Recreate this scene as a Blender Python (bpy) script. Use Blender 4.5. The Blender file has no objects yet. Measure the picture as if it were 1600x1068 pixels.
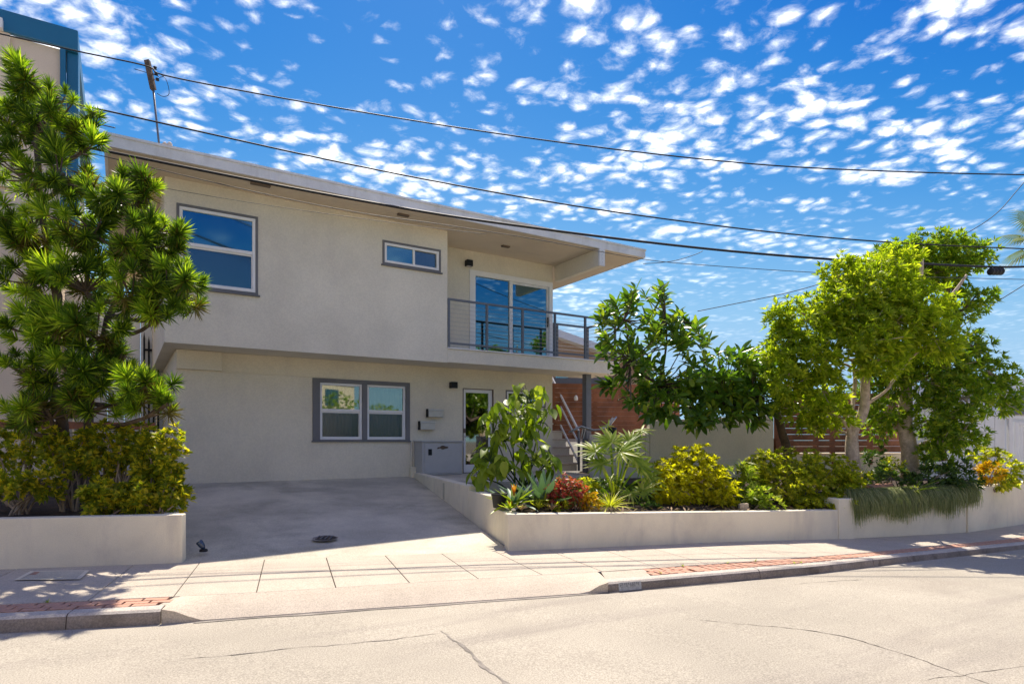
import bpy, bmesh, math, random
import numpy as np
from mathutils import Vector, Matrix, noise

random.seed(7); rng = np.random.default_rng(7)
SC = bpy.context.scene
COL = SC.collection
R = math.radians

# ------------------------------------------------------------------ camera
F_PX, CX, HZ = 982.0, 800.0, 688.0          # focal length, centre and horizon in photo pixels
YAW = R(31.85)
FW = Vector((math.sin(YAW), math.cos(YAW), 0)); RT = Vector((math.cos(YAW), -math.sin(YAW), 0))
cd = bpy.data.cameras.new('camera'); cam = bpy.data.objects.new('camera', cd); COL.objects.link(cam)
cam.location = (0, 0, 0); cam.rotation_euler = (R(90), 0, -YAW)
cd.sensor_width = 36; cd.lens = F_PX / 1600 * 36; cd.shift_y = (HZ - 534) / 1600
cd.clip_start = .05; cd.clip_end = 5000
SC.camera = cam

# ------------------------------------------------------------------ sun, sky, exposure
SUN = Vector((.28, .595, 1.0)).normalized()
sl = bpy.data.lights.new('sun', 'SUN'); sl.energy = 3.1; sl.angle = R(.55); sl.color = (1, .91, .78)
so = bpy.data.objects.new('sun', sl); COL.objects.link(so)
so.rotation_euler = (-SUN).to_track_quat('-Z', 'Y').to_euler(); so.location = (10, 20, 30)
SC.view_settings.view_transform = 'Standard'; SC.view_settings.look = 'None'
SC.view_settings.gamma = 1; SC.view_settings.use_curve_mapping = False
SC.view_settings.exposure = 1.35

W = bpy.data.worlds.new('World'); SC.world = W; W.use_nodes = True
nt = W.node_tree; nt.nodes.clear()
def nd(t, kind, ins=None, **props):
    n = t.nodes.new(kind)
    for k, v in props.items(): setattr(n, k, v)
    for k, v in (ins or {}).items():
        s = n.inputs[k]
        if isinstance(v, bpy.types.NodeSocket): t.links.new(v, s)
        else: s.default_value = v
    return n
def math_n(t, op, a, b=0.0, c=0.0, clamp=False):
    n = t.nodes.new('ShaderNodeMath'); n.operation = op; n.use_clamp = clamp
    for i, v in enumerate((a, b, c)):
        if isinstance(v, bpy.types.NodeSocket): t.links.new(v, n.inputs[i])
        else: n.inputs[i].default_value = v
    return n.outputs[0]
def mapr(t, v, a, b, c=0.0, d=1.0, smooth=True):
    n = nd(t, 'ShaderNodeMapRange', {'Value': v, 'From Min': a, 'From Max': b, 'To Min': c, 'To Max': d})
    if smooth: n.interpolation_type = 'SMOOTHSTEP'
    return n.outputs[0]
def mixc(t, f, a, b, blend='MIX'):
    n = t.nodes.new('ShaderNodeMix'); n.data_type = 'RGBA'; n.blend_type = blend
    for s, v in ((n.inputs[0], f), (n.inputs[6], a), (n.inputs[7], b)):
        if isinstance(v, bpy.types.NodeSocket): t.links.new(v, s)
        else: s.default_value = v if not isinstance(v, tuple) or len(v) == 4 else (*v, 1)
    return n.outputs[2]

def build_sky():
    t = nt
    sky = nd(t, 'ShaderNodeTexSky', sky_type='NISHITA', sun_disc=False, sun_elevation=math.asin(SUN.z),
             sun_rotation=math.atan2(SUN.x, SUN.y), altitude=50.0, air_density=1.0, dust_density=.15, ozone_density=3.0)
    rgb = nd(t, 'ShaderNodeSeparateColor', {0: sky.outputs[0]})
    ch = []
    for i, (k, c0, lo, cap) in enumerate(((.59, 1.78, .045, 1.02), (.50, 1.74, .18, 1.68), (.295, -1.0, .2, 2.46))):   # deep, saturated polarised blue
        v = math_n(t, 'MULTIPLY', math_n(t, 'SUBTRACT', rgb.outputs[i], c0), k)
        ch.append(math_n(t, 'SMOOTH_MIN', math_n(t, 'SMOOTH_MAX', v, lo, .3), cap, .8))
    base = nd(t, 'ShaderNodeCombineColor', {0: ch[0], 1: ch[1], 2: ch[2]}).outputs[0]
    tc = nd(t, 'ShaderNodeTexCoord').outputs['Generated']
    sp = nd(t, 'ShaderNodeSeparateXYZ', {0: tc})
    z = math_n(t, 'MAXIMUM', sp.outputs[2], .012)
    # clouds lie on a flat layer high above: direction divided by height
    zz = math_n(t, 'ADD', z, .06)
    px_ = math_n(t, 'DIVIDE', sp.outputs[0], zz); py_ = math_n(t, 'DIVIDE', sp.outputs[1], zz)
    p = nd(t, 'ShaderNodeCombineXYZ', {0: px_, 1: py_, 2: 0.0}).outputs[0]
    rot = nd(t, 'ShaderNodeMapping', {'Vector': p, 'Location': (3.3, 1.7, 0), 'Rotation': (0, 0, R(CL_ROT))}).outputs[0]
    warp = nd(t, 'ShaderNodeTexNoise', {'Vector': rot, 'Scale': 7.5, 'Detail': 2.0})
    wv = nd(t, 'ShaderNodeVectorMath', {0: warp.outputs['Color'], 1: (.5, .5, .5)}, operation='SUBTRACT').outputs[0]
    wv = nd(t, 'ShaderNodeVectorMath', {0: wv, 'Scale': .085}, operation='SCALE').outputs[0]
    q = nd(t, 'ShaderNodeVectorMath', {0: rot, 1: wv}, operation='ADD').outputs[0]
    vor = nd(t, 'ShaderNodeTexVoronoi', {'Vector': q, 'Scale': 15.5, 'Randomness': .95}, feature='F1').outputs['Distance']
    fine = nd(t, 'ShaderNodeTexNoise', {'Vector': q, 'Scale': 31.0, 'Detail': 5.0, 'Roughness': .62}).outputs[0]
    mid = nd(t, 'ShaderNodeTexNoise', {'Vector': q, 'Scale': 4.2, 'Detail': 2.0, 'Roughness': .5}).outputs[0]
    rows = nd(t, 'ShaderNodeTexNoise', {'Vector': nd(t, 'ShaderNodeMapping', {'Vector': q, 'Scale': (.55, 2.4, 1)}).outputs[0], 'Scale': 1.9, 'Detail': 2.0}).outputs[0]
    d = math_n(t, 'SUBTRACT', .60, vor)
    d = math_n(t, 'MULTIPLY_ADD', math_n(t, 'SUBTRACT', fine, .5), 1.0, d)
    d = math_n(t, 'MULTIPLY_ADD', math_n(t, 'SUBTRACT', mid, .5), .7, d)
    d = math_n(t, 'MULTIPLY_ADD', math_n(t, 'SUBTRACT', rows, .5), 1.9, d)
    a = mapr(t, d, -.06, .86, 0, 1)
    haze = mapr(t, sp.outputs[2], .12, .42, .10, 1.0)
    a = math_n(t, 'MULTIPLY', math_n(t, 'MULTIPLY', a, haze), .96)
    shade = mapr(t, d, .15, .8, .62, 1.0)
    cc = nd(t, 'ShaderNodeCombineColor', {0: math_n(t, 'MULTIPLY', shade, CL_V), 1: math_n(t, 'MULTIPLY', shade, CL_V * 1.01), 2: math_n(t, 'MULTIPLY', shade, CL_V * 1.03)}).outputs[0]
    col = mixc(t, a, base, cc)
    bg = nd(t, 'ShaderNodeBackground', {'Color': col, 'Strength': .15})
    out = nd(t, 'ShaderNodeOutputWorld', {'Surface': bg.outputs[0]})
CL_ROT, CL_V = 20, 6.0
build_sky()

# ------------------------------------------------------------------ coordinates
def cw(lat, fwd, z=0.0):                       # metres right of / ahead of the camera
    v = RT * lat + FW * fwd; return Vector((v.x, v.y, z))
def at(x, y, fwd):                             # photo pixel at a known distance ahead
    return cw((x - CX) / F_PX * fwd, fwd, (HZ - y) / F_PX * fwd)
def onY(x, y, Y):
    d = FW + RT * ((x - CX) / F_PX); t = Y / d.y
    return Vector((d.x * t, Y, (HZ - y) / F_PX * t))
def onZ(x, y, z):
    return at(x, y, z * F_PX / (HZ - y))

# ------------------------------------------------------------------ object helpers
ROOT = {}
def setp(o, label=None, cat=None, group=None, kind=None):
    if label: o['label'] = label
    if cat: o['category'] = cat
    if group: o['group'] = group
    if kind: o['kind'] = kind
    return o
def thing(name, loc, label, cat, group=None):
    o = bpy.data.objects.new(name, None); COL.objects.link(o); o.location = loc
    o.empty_display_size = .1; ROOT[o.name] = Vector(loc)
    return setp(o, label, cat, group)
def attach(o, parent):
    if parent is None: return
    o.parent = parent
    if parent.name in ROOT: o.matrix_parent_inverse = Matrix.Translation(-ROOT[parent.name])
def link(name, me, mat=None, parent=None, bevel=0, smooth=False):
    o = bpy.data.objects.new(name, me); COL.objects.link(o)
    if mat is not None and not me.materials: me.materials.append(mat)
    attach(o, parent)
    if smooth:
        me.polygons.foreach_set('use_smooth', [True] * len(me.polygons))
    if bevel:
        m = o.modifiers.new('bevel', 'BEVEL'); m.width = bevel; m.segments = 2; m.limit_method = 'ANGLE'; m.angle_limit = R(40)
    return o
class MB:
    def __init__(s): s.v = []; s.f = []
    def add(s, vs, fs):
        o = len(s.v); s.v += [tuple(p) for p in vs]; s.f += [tuple(i + o for i in f) for f in fs]; return s
    def box(s, x0, x1, y0, y1, z0, z1):
        return s.hexa([(x0, y0, z0), (x1, y0, z0), (x1, y1, z0), (x0, y1, z0)], [(x0, y0, z1), (x1, y0, z1), (x1, y1, z1), (x0, y1, z1)])
    def hexa(s, lo, hi):
        n = len(lo)
        return s.add(list(lo) + list(hi), [tuple(range(n - 1, -1, -1)), tuple(range(n, 2 * n))] + [(i, (i + 1) % n, n + (i + 1) % n, n + i) for i in range(n)])
    def bar(s, a, b, w, h, up=Vector((0, 0, 1))):
        a, b = Vector(a), Vector(b); d = (b - a).normalized(); si = d.cross(up)
        if si.length < 1e-4: si = Vector((1, 0, 0))
        si.normalize(); u = si.cross(d).normalized()
        q = lambda c: [c - si * w / 2 - u * h / 2, c + si * w / 2 - u * h / 2, c + si * w / 2 + u * h / 2, c - si * w / 2 + u * h / 2]
        return s.hexa(q(a), q(b))
    def ring(s, x0, x1, z0, z1, wl, wr, wb, wt, y0, y1):     # frame in the XZ plane
        o = [(x0, z0), (x1, z0), (x1, z1), (x0, z1)]; i = [(x0 + wl, z0 + wb), (x1 - wr, z0 + wb), (x1 - wr, z1 - wt), (x0 + wl, z1 - wt)]
        vs = [(x, y, z) for y in (y0, y1) for (x, z) in o + i]; fs = []
        for k in range(4):
            j = (k + 1) % 4
            fs += [(k, j, 4 + j, 4 + k), (8 + j, 8 + k, 12 + k, 12 + j), (j, k, 8 + k, 8 + j), (4 + k, 4 + j, 12 + j, 12 + k)]
        return s.add(vs, fs)
    def tube(s, pts, rad, n=8, cap=True):
        pts = [Vector(p) for p in pts]; rs = rad if isinstance(rad, (list, tuple)) else [rad] * len(pts)
        o = len(s.v); ref = Vector((.31, .17, .93))
        for i, p in enumerate(pts):
            d = (pts[min(i + 1, len(pts) - 1)] - pts[max(i - 1, 0)]).normalized()
            a = d.cross(ref)
            if a.length < .05: a = d.cross(Vector((1, 0, 0)))
            a.normalize(); b = d.cross(a)
            for k in range(n):
                t = 2 * math.pi * k / n; s.v.append(tuple(p + (a * math.cos(t) + b * math.sin(t)) * rs[i]))
        for i in range(len(pts) - 1):
            for k in range(n):
                j = (k + 1) % n; s.f.append((o + i * n + k, o + i * n + j, o + (i + 1) * n + j, o + (i + 1) * n + k))
        if cap:
            s.f.append(tuple(o + k for k in range(n - 1, -1, -1))); e = o + (len(pts) - 1) * n; s.f.append(tuple(e + k for k in range(n)))
        return s
    def lathe(s, c, prof, n=16):                             # prof: (radius, z) pairs
        c = Vector(c); o = len(s.v)
        for r, z in prof:
            for k in range(n):
                t = 2 * math.pi * k / n; s.v.append((c.x + r * math.cos(t), c.y + r * math.sin(t), c.z + z))
        for i in range(len(prof) - 1):
            for k in range(n):
                j = (k + 1) % n; s.f.append((o + i * n + k, o + i * n + j, o + (i + 1) * n + j, o + (i + 1) * n + k))
        s.f.append(tuple(o + k for k in range(n - 1, -1, -1))); e = o + (len(prof) - 1) * n; s.f.append(tuple(e + k for k in range(n)))
        return s
    def grid(s, rows):                                       # rows of points -> sheet
        n = len(rows[0]); o = len(s.v)
        for r in rows: s.v += [tuple(p) for p in r]
        for i in range(len(rows) - 1):
            for k in range(n - 1):
                s.f.append((o + i * n + k, o + i * n + k + 1, o + (i + 1) * n + k + 1, o + (i + 1) * n + k))
        return s
    def mesh(s, name):
        me = bpy.data.meshes.new(name); me.from_pydata(s.v, [], s.f); me.validate(); me.update(); return me
    def build(s, name, mat, parent=None, bevel=0, smooth=False, fix=True):
        me = s.mesh(name)
        if fix:
            bm = bmesh.new(); bm.from_mesh(me); bmesh.ops.recalc_face_normals(bm, faces=bm.faces); bm.to_mesh(me); bm.free()
        return link(name, me, mat, parent, bevel, smooth)

# ------------------------------------------------------------------ materials
def newmat(name):
    m = bpy.data.materials.new(name); m.use_nodes = True; t = m.node_tree
    return m, t, t.nodes['Principled BSDF']
def surf(name, col, rough=.85, var=.10, scale=1.2, speck=0.0, speck_scale=90.0, bump=0.0, bump_scale=60.0, metallic=0.0, spec=.3, stain=None, stain_amt=0.0, stain_scale=.6, streak=None, streak_amt=0.0, streak_map=(1, 1, 1), streak_rot=0.0):
    m, t, b = newmat(name)
    co = nd(t, 'ShaderNodeTexCoord').outputs['Object']
    n1 = nd(t, 'ShaderNodeTexNoise', {'Vector': co, 'Scale': scale, 'Detail': 6.0, 'Roughness': .6}).outputs[0]
    lo = tuple(c * (1 - var) for c in col); hi = tuple(min(1, c * (1 + var)) for c in col)
    c = mixc(t, mapr(t, n1, .3, .7), lo, hi)
    if stain:
        n2 = nd(t, 'ShaderNodeTexNoise', {'Vector': co, 'Scale': stain_scale, 'Detail': 7.0, 'Roughness': .65, 'Distortion': .4}).outputs[0]
        c = mixc(t, mapr(t, n2, .48, .72, 0, stain_amt), c, stain)
    if streak:
        mp = nd(t, 'ShaderNodeMapping', {'Vector': co, 'Scale': streak_map, 'Rotation': (0, 0, streak_rot)}).outputs[0]
        n5 = nd(t, 'ShaderNodeTexNoise', {'Vector': mp, 'Scale': 1.0, 'Detail': 4.0, 'Roughness': .6}).outputs[0]
        c = mixc(t, mapr(t, n5, .50, .74, 0, streak_amt), c, streak)
    if speck:
        n3 = nd(t, 'ShaderNodeTexNoise', {'Vector': co, 'Scale': speck_scale, 'Detail': 3.0, 'Roughness': .7}).outputs[0]
        c = mixc(t, mapr(t, n3, .35, .65, 0, 1), mixc(t, speck, c, (0, 0, 0)), c)
    t.links.new(c, b.inputs['Base Color'])
    b.inputs['Roughness'].default_value = rough; b.inputs['Metallic'].default_value = metallic
    b.inputs['Specular IOR Level'].default_value = spec
    if bump:
        n4 = nd(t, 'ShaderNodeTexNoise', {'Vector': co, 'Scale': bump_scale, 'Detail': 4.0, 'Roughness': .6}).outputs[0]
        bp = nd(t, 'ShaderNodeBump', {'Height': n4, 'Strength': bump, 'Distance': .01})
        t.links.new(bp.outputs[0], b.inputs['Normal'])
    return m
def leafmat(name, a, b_, c_=None, third=.15, trans=.45, rough=.4, spec=.35):
    m, t, b = newmat(name); out = t.nodes['Material Output']
    rnd = nd(t, 'ShaderNodeNewGeometry').outputs['Random Per Island']
    oi = nd(t, 'ShaderNodeObjectInfo').outputs['Random']
    r2 = math_n(t, 'FRACT', math_n(t, 'MULTIPLY_ADD', rnd, 7.31, math_n(t, 'MULTIPLY', oi, 3.7)))
    col = mixc(t, r2, a, b_)
    if c_:
        r3 = math_n(t, 'FRACT', math_n(t, 'MULTIPLY', r2, 13.7))
        col = mixc(t, math_n(t, 'LESS_THAN', r3, third), col, c_)
    t.links.new(col, b.inputs['Base Color']); b.inputs['Roughness'].default_value = rough
    b.inputs['Specular IOR Level'].default_value = spec
    tcol = mixc(t, 1.0, col, (1.30, 1.42, .45), 'MULTIPLY')
    tr = nd(t, 'ShaderNodeBsdfTranslucent', {'Color': tcol})
    mx = nd(t, 'ShaderNodeMixShader', {0: trans, 1: b.outputs[0], 2: tr.outputs[0]})
    t.links.new(mx.outputs[0], out.inputs['Surface'])
    return m
def glassmat(name, tint=(.5, .6, .65), refl=.38, rough=.0, rcol=(.75, .9, 1.0)):
    m, t, b = newmat(name); out = t.nodes['Material Output']; t.nodes.remove(b)
    tr = nd(t, 'ShaderNodeBsdfTransparent', {'Color': (*tint, 1)})
    gl = nd(t, 'ShaderNodeBsdfGlossy', {'Color': (*rcol, 1), 'Roughness': rough})
    fr = nd(t, 'ShaderNodeFresnel', {'IOR': 1.5}).outputs[0]
    f = math_n(t, 'ADD', fr, refl, clamp=True)
    mx = nd(t, 'ShaderNodeMixShader', {0: f, 1: tr.outputs[0], 2: gl.outputs[0]})
    t.links.new(mx.outputs[0], out.inputs['Surface'])
    return m

M = {}
M['stucco'] = surf('stucco', (.765, .71, .585), .95, .06, .9, .09, 34, .8, 70, stain=(.69, .635, .515), stain_amt=.35, streak=(.64, .585, .50), streak_amt=.30, streak_map=(2.2, 2.2, .5))
M['stucco_low'] = surf('stucco_low', (.765, .695, .545), .95, .06, .9, .09, 34, .8, 70, stain=(.69, .62, .48), stain_amt=.35, streak=(.64, .58, .49), streak_amt=.30, streak_map=(2.2, 2.2, .5))
M['stucco_block'] = M['stucco_low']
M['white_paint'] = surf('white_paint', (.80, .79, .77), .55, .03, 3, 0, bump=.05)
M['fascia'] = surf('fascia', (.76, .75, .73), .6, .08, 2.5, .06, 60, .12, 40, stain=(.62, .60, .56), stain_amt=.4, stain_scale=2.2, streak=(.55, .53, .49), streak_amt=.5, streak_map=(6, 6, 1.0))
M['soffit'] = surf('soffit', (.68, .58, .45), .9, .05, 1.0, .04, 80, .1, 50)
M['grey_trim'] = surf('grey_trim', (.17, .17, .175), .7, .08, 3, .05)
M['metal_grey'] = surf('metal_grey', (.16, .17, .185), .45, .06, 4, metallic=.3)
M['steel'] = surf('steel', (.45, .46, .47), .35, .04, 8, metallic=.9)
M['cabinet'] = surf('cabinet', (.46, .45, .43), .5, .05, 3, .04, 70, stain=(.36, .35, .33), stain_amt=.35, stain_scale=3)
M['black'] = surf('black', (.012, .012, .013), .5, .1, 4)
M['mailbox'] = surf('mailbox', (.55, .53, .48), .4, .06, 8, metallic=.35)
M['brown_metal'] = surf('brown_metal', (.16, .12, .09), .6, .1, 6)
M['roofing'] = surf('roofing', (.42, .40, .37), .95, .1, 4, .15, 120)
M['wall_white'] = surf('wall_white', (.82, .735, .555), .95, .07, .9, .10, 140, .35, 110, stain=(.60, .52, .41), stain_amt=.5, stain_scale=1.1, streak=(.56, .50, .42), streak_amt=.45, streak_map=(4, 4, .9))
M['concrete'] = surf('concrete', (.56, .485, .385), .95, .08, 1.3, .30, 75, .2, 150, stain=(.42, .36, .285), stain_amt=.5, stain_scale=1.3)
M['apron'] = surf('apron', (.62, .53, .415), .95, .07, 2.0, .28, 80, .2, 150, stain=(.48, .41, .32), stain_amt=.4, stain_scale=1.6)
M['driveway'] = surf('driveway', (.62, .565, .44), .9, .18, .9, .30, 70, .2, 120, stain=(.40, .365, .285), stain_amt=.85, stain_scale=.8)
M['road'] = surf('road', (.48, .43, .345), .97, .10, .5, .40, 90, .35, 190, stain=(.38, .33, .265), stain_amt=.6, stain_scale=.45, streak=(.33, .29, .245), streak_amt=.75, streak_map=(.16, 1.5, 1), streak_rot=R(18))
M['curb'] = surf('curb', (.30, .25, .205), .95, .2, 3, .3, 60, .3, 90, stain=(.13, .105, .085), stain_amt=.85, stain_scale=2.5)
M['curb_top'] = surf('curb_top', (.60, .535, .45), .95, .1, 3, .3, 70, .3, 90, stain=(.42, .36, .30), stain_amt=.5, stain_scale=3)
M['brick'] = surf('brick', (.56, .31, .215), .95, .25, 5, .15, 120, .3, 90, stain=(.56, .42, .33), stain_amt=.6, stain_scale=3)
M['soil'] = surf('soil', (.075, .052, .036), 1, .4, 6, .4, 40, .8, 30)
M['ground'] = surf('ground', (.16, .14, .10), 1, .25, .3, .2, 10)
M['crack'] = surf('crack', (.075, .062, .05), 1, .2, 8)
M['tar'] = surf('tar', (.31, .275, .235), .95, .3, 4, .4, 120)
M['wood'] = surf('wood', (.27, .105, .05), .6, .35, 2.2, .15, 40, .15, 30)
M['bark'] = surf('bark', (.52, .41, .31), .9, .25, 9, .2, 30, .6, 25)
M['bark_dark'] = surf('bark_dark', (.13, .095, .07), .95, .3, 9, .2, 30, .6, 25)
M['twig'] = surf('twig', (.34, .26, .19), .9, .25, 9)
M['rubber'] = surf('rubber', (.02, .02, .022), .6, .1, 3)
M['cable_grey'] = surf('cable_grey', (.06, .06, .065), .6, .1, 3)
M['beige'] = surf('beige', (.76, .62, .47), .95, .05, .6, .06, 40, .2, 20)
M['blue_trim'] = surf('blue_trim', (.012, .13, .24), .35, .1, .5, metallic=.0, spec=.5)
M['curtain'] = surf('curtain', (.62, .58, .55), .95, .08, 3)
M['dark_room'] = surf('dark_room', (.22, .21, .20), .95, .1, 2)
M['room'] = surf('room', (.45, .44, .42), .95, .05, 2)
M['tan_house'] = surf('tan_house', (.50, .33, .21), .95, .06, 1)
M['stone'] = surf('stone', (.45, .37, .27), .95, .2, 8, .2, 60, .4, 40)
M['terracotta'] = surf('terracotta', (.50, .26, .17), .9, .15, 6)
M['tread'] = surf('tread', (.66, .56, .45), .9, .12, 3, .1, 60)
M['paint_worn'] = surf('paint_worn', (.46, .46, .45), .9, .2, 30, .25, 90)
M['paint_dark'] = surf('paint_dark', (.24, .24, .245), .9, .3, 40)
M['glass_up'] = glassmat('glass_up', (.12, .18, .20), .27, .06, (.52, .92, .95))
M['screen_up'] = glassmat('screen_up', (.10, .12, .14), .15, .12, (.6, .8, .9))
M['glass_low'] = glassmat('glass_low', (.62, .68, .65), .16, .02, (.9, 1, .92))
M['glass_door'] = glassmat('glass_door', (.42, .43, .42), .24, .03, (.95, .97, .95))
M['glass_slide'] = glassmat('glass_slide', (.36, .48, .50), .22, 0, (.6, .9, 1.0))
M['screen'] = glassmat('screen', (.50, .49, .50), .05, .3)

# leaves
M['pine'] = leafmat('pine', (.045, .095, .012), (.12, .20, .018), (.34, .44, .04), .2, .54, .45)
M['pine_b'] = leafmat('pine_b', (.13, .23, .018), (.29, .41, .03), (.52, .60, .06), .30, .6, .45)
M['pine_old'] = leafmat('pine_old', (.12, .10, .02), (.16, .13, .03), None, 0, .35)
M['tree_leaf'] = leafmat('tree_leaf', (.19, .27, .014), (.37, .44, .025), (.56, .58, .05), .25, .63, .42)
M['tree_dark'] = leafmat('tree_dark', (.13, .22, .02), (.26, .36, .028), (.42, .46, .05), .2, .6, .42)
M['rubber_leaf'] = leafmat('rubber_leaf', (.07, .15, .02), (.16, .27, .028), (.30, .38, .04), .2, .46, .3, .55)
M['hedge'] = leafmat('hedge', (.15, .20, .018), (.34, .36, .028), (.68, .56, .04), .34, .62, .45)
M['yellow_bush'] = leafmat('yellow_bush', (.46, .43, .014), (.64, .56, .02), (.34, .34, .018), .22, .66, .5)
M['shrub'] = leafmat('shrub', (.20, .24, .02), (.42, .43, .03), (.64, .58, .05), .28, .64, .45)
M['lime'] = leafmat('lime', (.20, .30, .025), (.34, .42, .04), (.50, .52, .10), .25, .55, .4)
M['broad'] = leafmat('broad', (.16, .25, .018), (.30, .38, .03), (.44, .50, .05), .2, .55, .42, .4)
M['agave'] = leafmat('agave', (0.105, 0.195, 0.128), (0.165, 0.255, 0.150), None, 0, .15, .5)
M['brom'] = leafmat('brom', (.15, .22, .02), (.28, .33, .03), None, 0, .4, .35)
M['brom_orange'] = leafmat('brom_orange', (.55, .16, .02), (.60, .28, .03), None, 0, .4, .4)
M['red_leaf'] = leafmat('red_leaf', (0.396, 0.060, 0.048), (0.540, 0.120, 0.096), (0.168, 0.204, 0.048), .28, .4, .45)
M['orange_leaf'] = leafmat('orange_leaf', (.60, .32, .012), (.65, .42, .02), (.25, .25, .02), .2, .42, .45)
M['spiky'] = leafmat('spiky', (.42, .44, .03), (.55, .55, .06), None, 0, .45, .4)
M['hang'] = leafmat('hang', (.15, .18, .065), (.25, .28, .10), (.40, .39, .18), .22, .35, .6)
M['palm'] = leafmat('palm', (0.090, 0.135, 0.030), (0.180, 0.210, 0.045), None, 0, .35, .45)
M['dry'] = leafmat('dry', (.28, .19, .11), (.40, .28, .17), None, 0, .2, .8)
M['dark_leaf'] = leafmat('dark_leaf', (0.045, 0.090, 0.021), (0.090, 0.150, 0.024), None, 0, .35, .4)

# ================================================================== the street
def curve(pts):
    xs = np.array([p[0] for p in pts]); ys = np.array([p[1] for p in pts])
    g = np.arange(xs[0], xs[-1], .05); v = np.interp(g, xs, ys)
    k = np.exp(-np.linspace(-2, 2, 25) ** 2); k /= k.sum()
    v = np.convolve(np.pad(v, 12, mode='reflect', reflect_type='odd'), k, 'valid')
    return lambda x: float(np.interp(x, g, v))
gut = curve([(-30, -.4), (-14, 2.95), (-4.12, 5.04), (-2.96, 5.28), (1.0, 6.5), (2.65, 7.22), (3.73, 7.71), (5.5, 8.73), (8.5, 10.4), (16, 15.3), (30, 26.4)])
swf = curve([(-30, .15), (-14, 3.5), (-4.42, 5.43), (-3.05, 5.70), (-2.39, 5.87), (.89, 6.98), (1.67, 7.29), (3.2, 7.9), (4.77, 8.66), (8.8, 10.98), (16, 15.8), (30, 27)])
bak = curve([(-30, 2.0), (-14, 5.2), (-5.6, 6.87), (-3.76, 7.24), (-.08, 8.17), (3.88, 9.53), (5.49, 10.08), (8.2, 11.4), (10.8, 13.3), (16, 17.5), (30, 29)])
zsw = curve([(-30, -1.41), (-3, -1.41), (-.08, -1.44), (3.2, -1.5), (4.8, -1.55), (8.8, -1.70), (14, -1.9), (30, -2.4)])
zgu = curve([(-30, -1.545), (-3, -1.545), (1, -1.572), (2.65, -1.605), (3.73, -1.635), (5.5, -1.69), (8.5, -1.79), (14, -1.97), (30, -2.45)])
lats = lambda a, b, n: [a + (b - a) * i / (n - 1) for i in range(n)]

g = MB().grid([[(x, y, -3.2) for x in (-1500, -400, -60, 60, 400, 1500)] for y in (-1500, -400, -60, 60, 400, 1500)])
setp(g.build('ground', M['ground']), kind='structure')

rows = []
for l in lats(-29, 29, 175):
    gz = zgu(l); gf = gut(l)
    rows.append([cw(l, gf + .12, gz - .004)] + [cw(l + .28 * d * .2, gf - d, gz + .03 * math.sin(math.pi * min(d, 9) / 9)) for d in (.0, .3, .8, 1.5, 2.5, 4, 6, 9, 12, 16, 40)])
road = setp(MB().grid(rows).build('road', M['road'], smooth=True), kind='structure')

def strip_on(fn, path, w, jit=.4, up=.004):             # crack or tar line laid on a surface
    m = MB(); L = []; Rr = []
    P = []
    for i in range(len(path) - 1):
        a, b = Vector(path[i]), Vector(path[i + 1]); n = max(2, int((b - a).length / .05))
        P += [a.lerp(b, k / n) for k in range(n)]
    P.append(Vector(path[-1]))
    for i, p in enumerate(P):
        d = (P[min(i + 1, len(P) - 1)] - P[max(i - 1, 0)]); d = Vector((d.x, d.y, 0)).normalized(); s = Vector((-d.y, d.x, 0))
        t = min(i, len(P) - 1 - i) / max(1, len(P) * .25); ww = w * min(1, .25 + t) * (.15 + jit * random.random() * 2.2 * (1 if noise.noise(p * 4) > -.45 else .35))
        off = s * (noise.noise(p * 3.1) * .035 + noise.noise(p * 11) * .018 + noise.noise(p * 31) * .006)
        q = p + off
        L.append(q + s * ww / 2); Rr.append(q - s * ww / 2)
    for a in (L, Rr):
        for q in a: q.z = fn(q) + up
    return m.grid([L, Rr])
def roadz(p):
    l = p.dot(RT); f = p.dot(FW); d = gut(l) - f
    return zgu(l) + .03 * math.sin(math.pi * min(max(d, 0), 9) / 9)
def rp(x, y): 
    p = onZ(x, y, -1.56)
    for _ in range(6): p = onZ(x, y, roadz(p))
    return p
def crack(pts, w, mat='crack', up=.004):
    return strip_on(roadz, [rp(*p) for p in pts], w, up=up).build('crack', M[mat], road)
crack([(1130, 972), (1175, 976), (1262, 984), (1310, 992), (1340, 1000), (1400, 1018), (1460, 1038), (1545, 1068), (1640, 1105)], .02)
crack([(1090, 968), (1130, 972)], .008)
crack([(690, 985), (708, 997), (740, 1027), (768, 1050), (792, 1072), (830, 1110)], .042, 'tar')
crack([(250, 1035), (400, 1018), (520, 1007), (620, 998), (690, 988)], .018, 'tar')
crack([(1220, 914), (1290, 908), (1350, 905)], .02, 'tar')
crack([(1440, 1065), (1520, 1052), (1610, 1040)], .012)
rows = []
for l in lats(-2.7, 3.2, 60):
    o = .035 + .03 * noise.noise(Vector((l * 2, 3, 0)))
    rows.append([cw(l, gut(l) + .02, zgu(l) + .002), cw(l, gut(l) - max(.01, o), zgu(l) + .005)])
MB().grid(rows).build('dirt_line', M['tar'], road)

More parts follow.
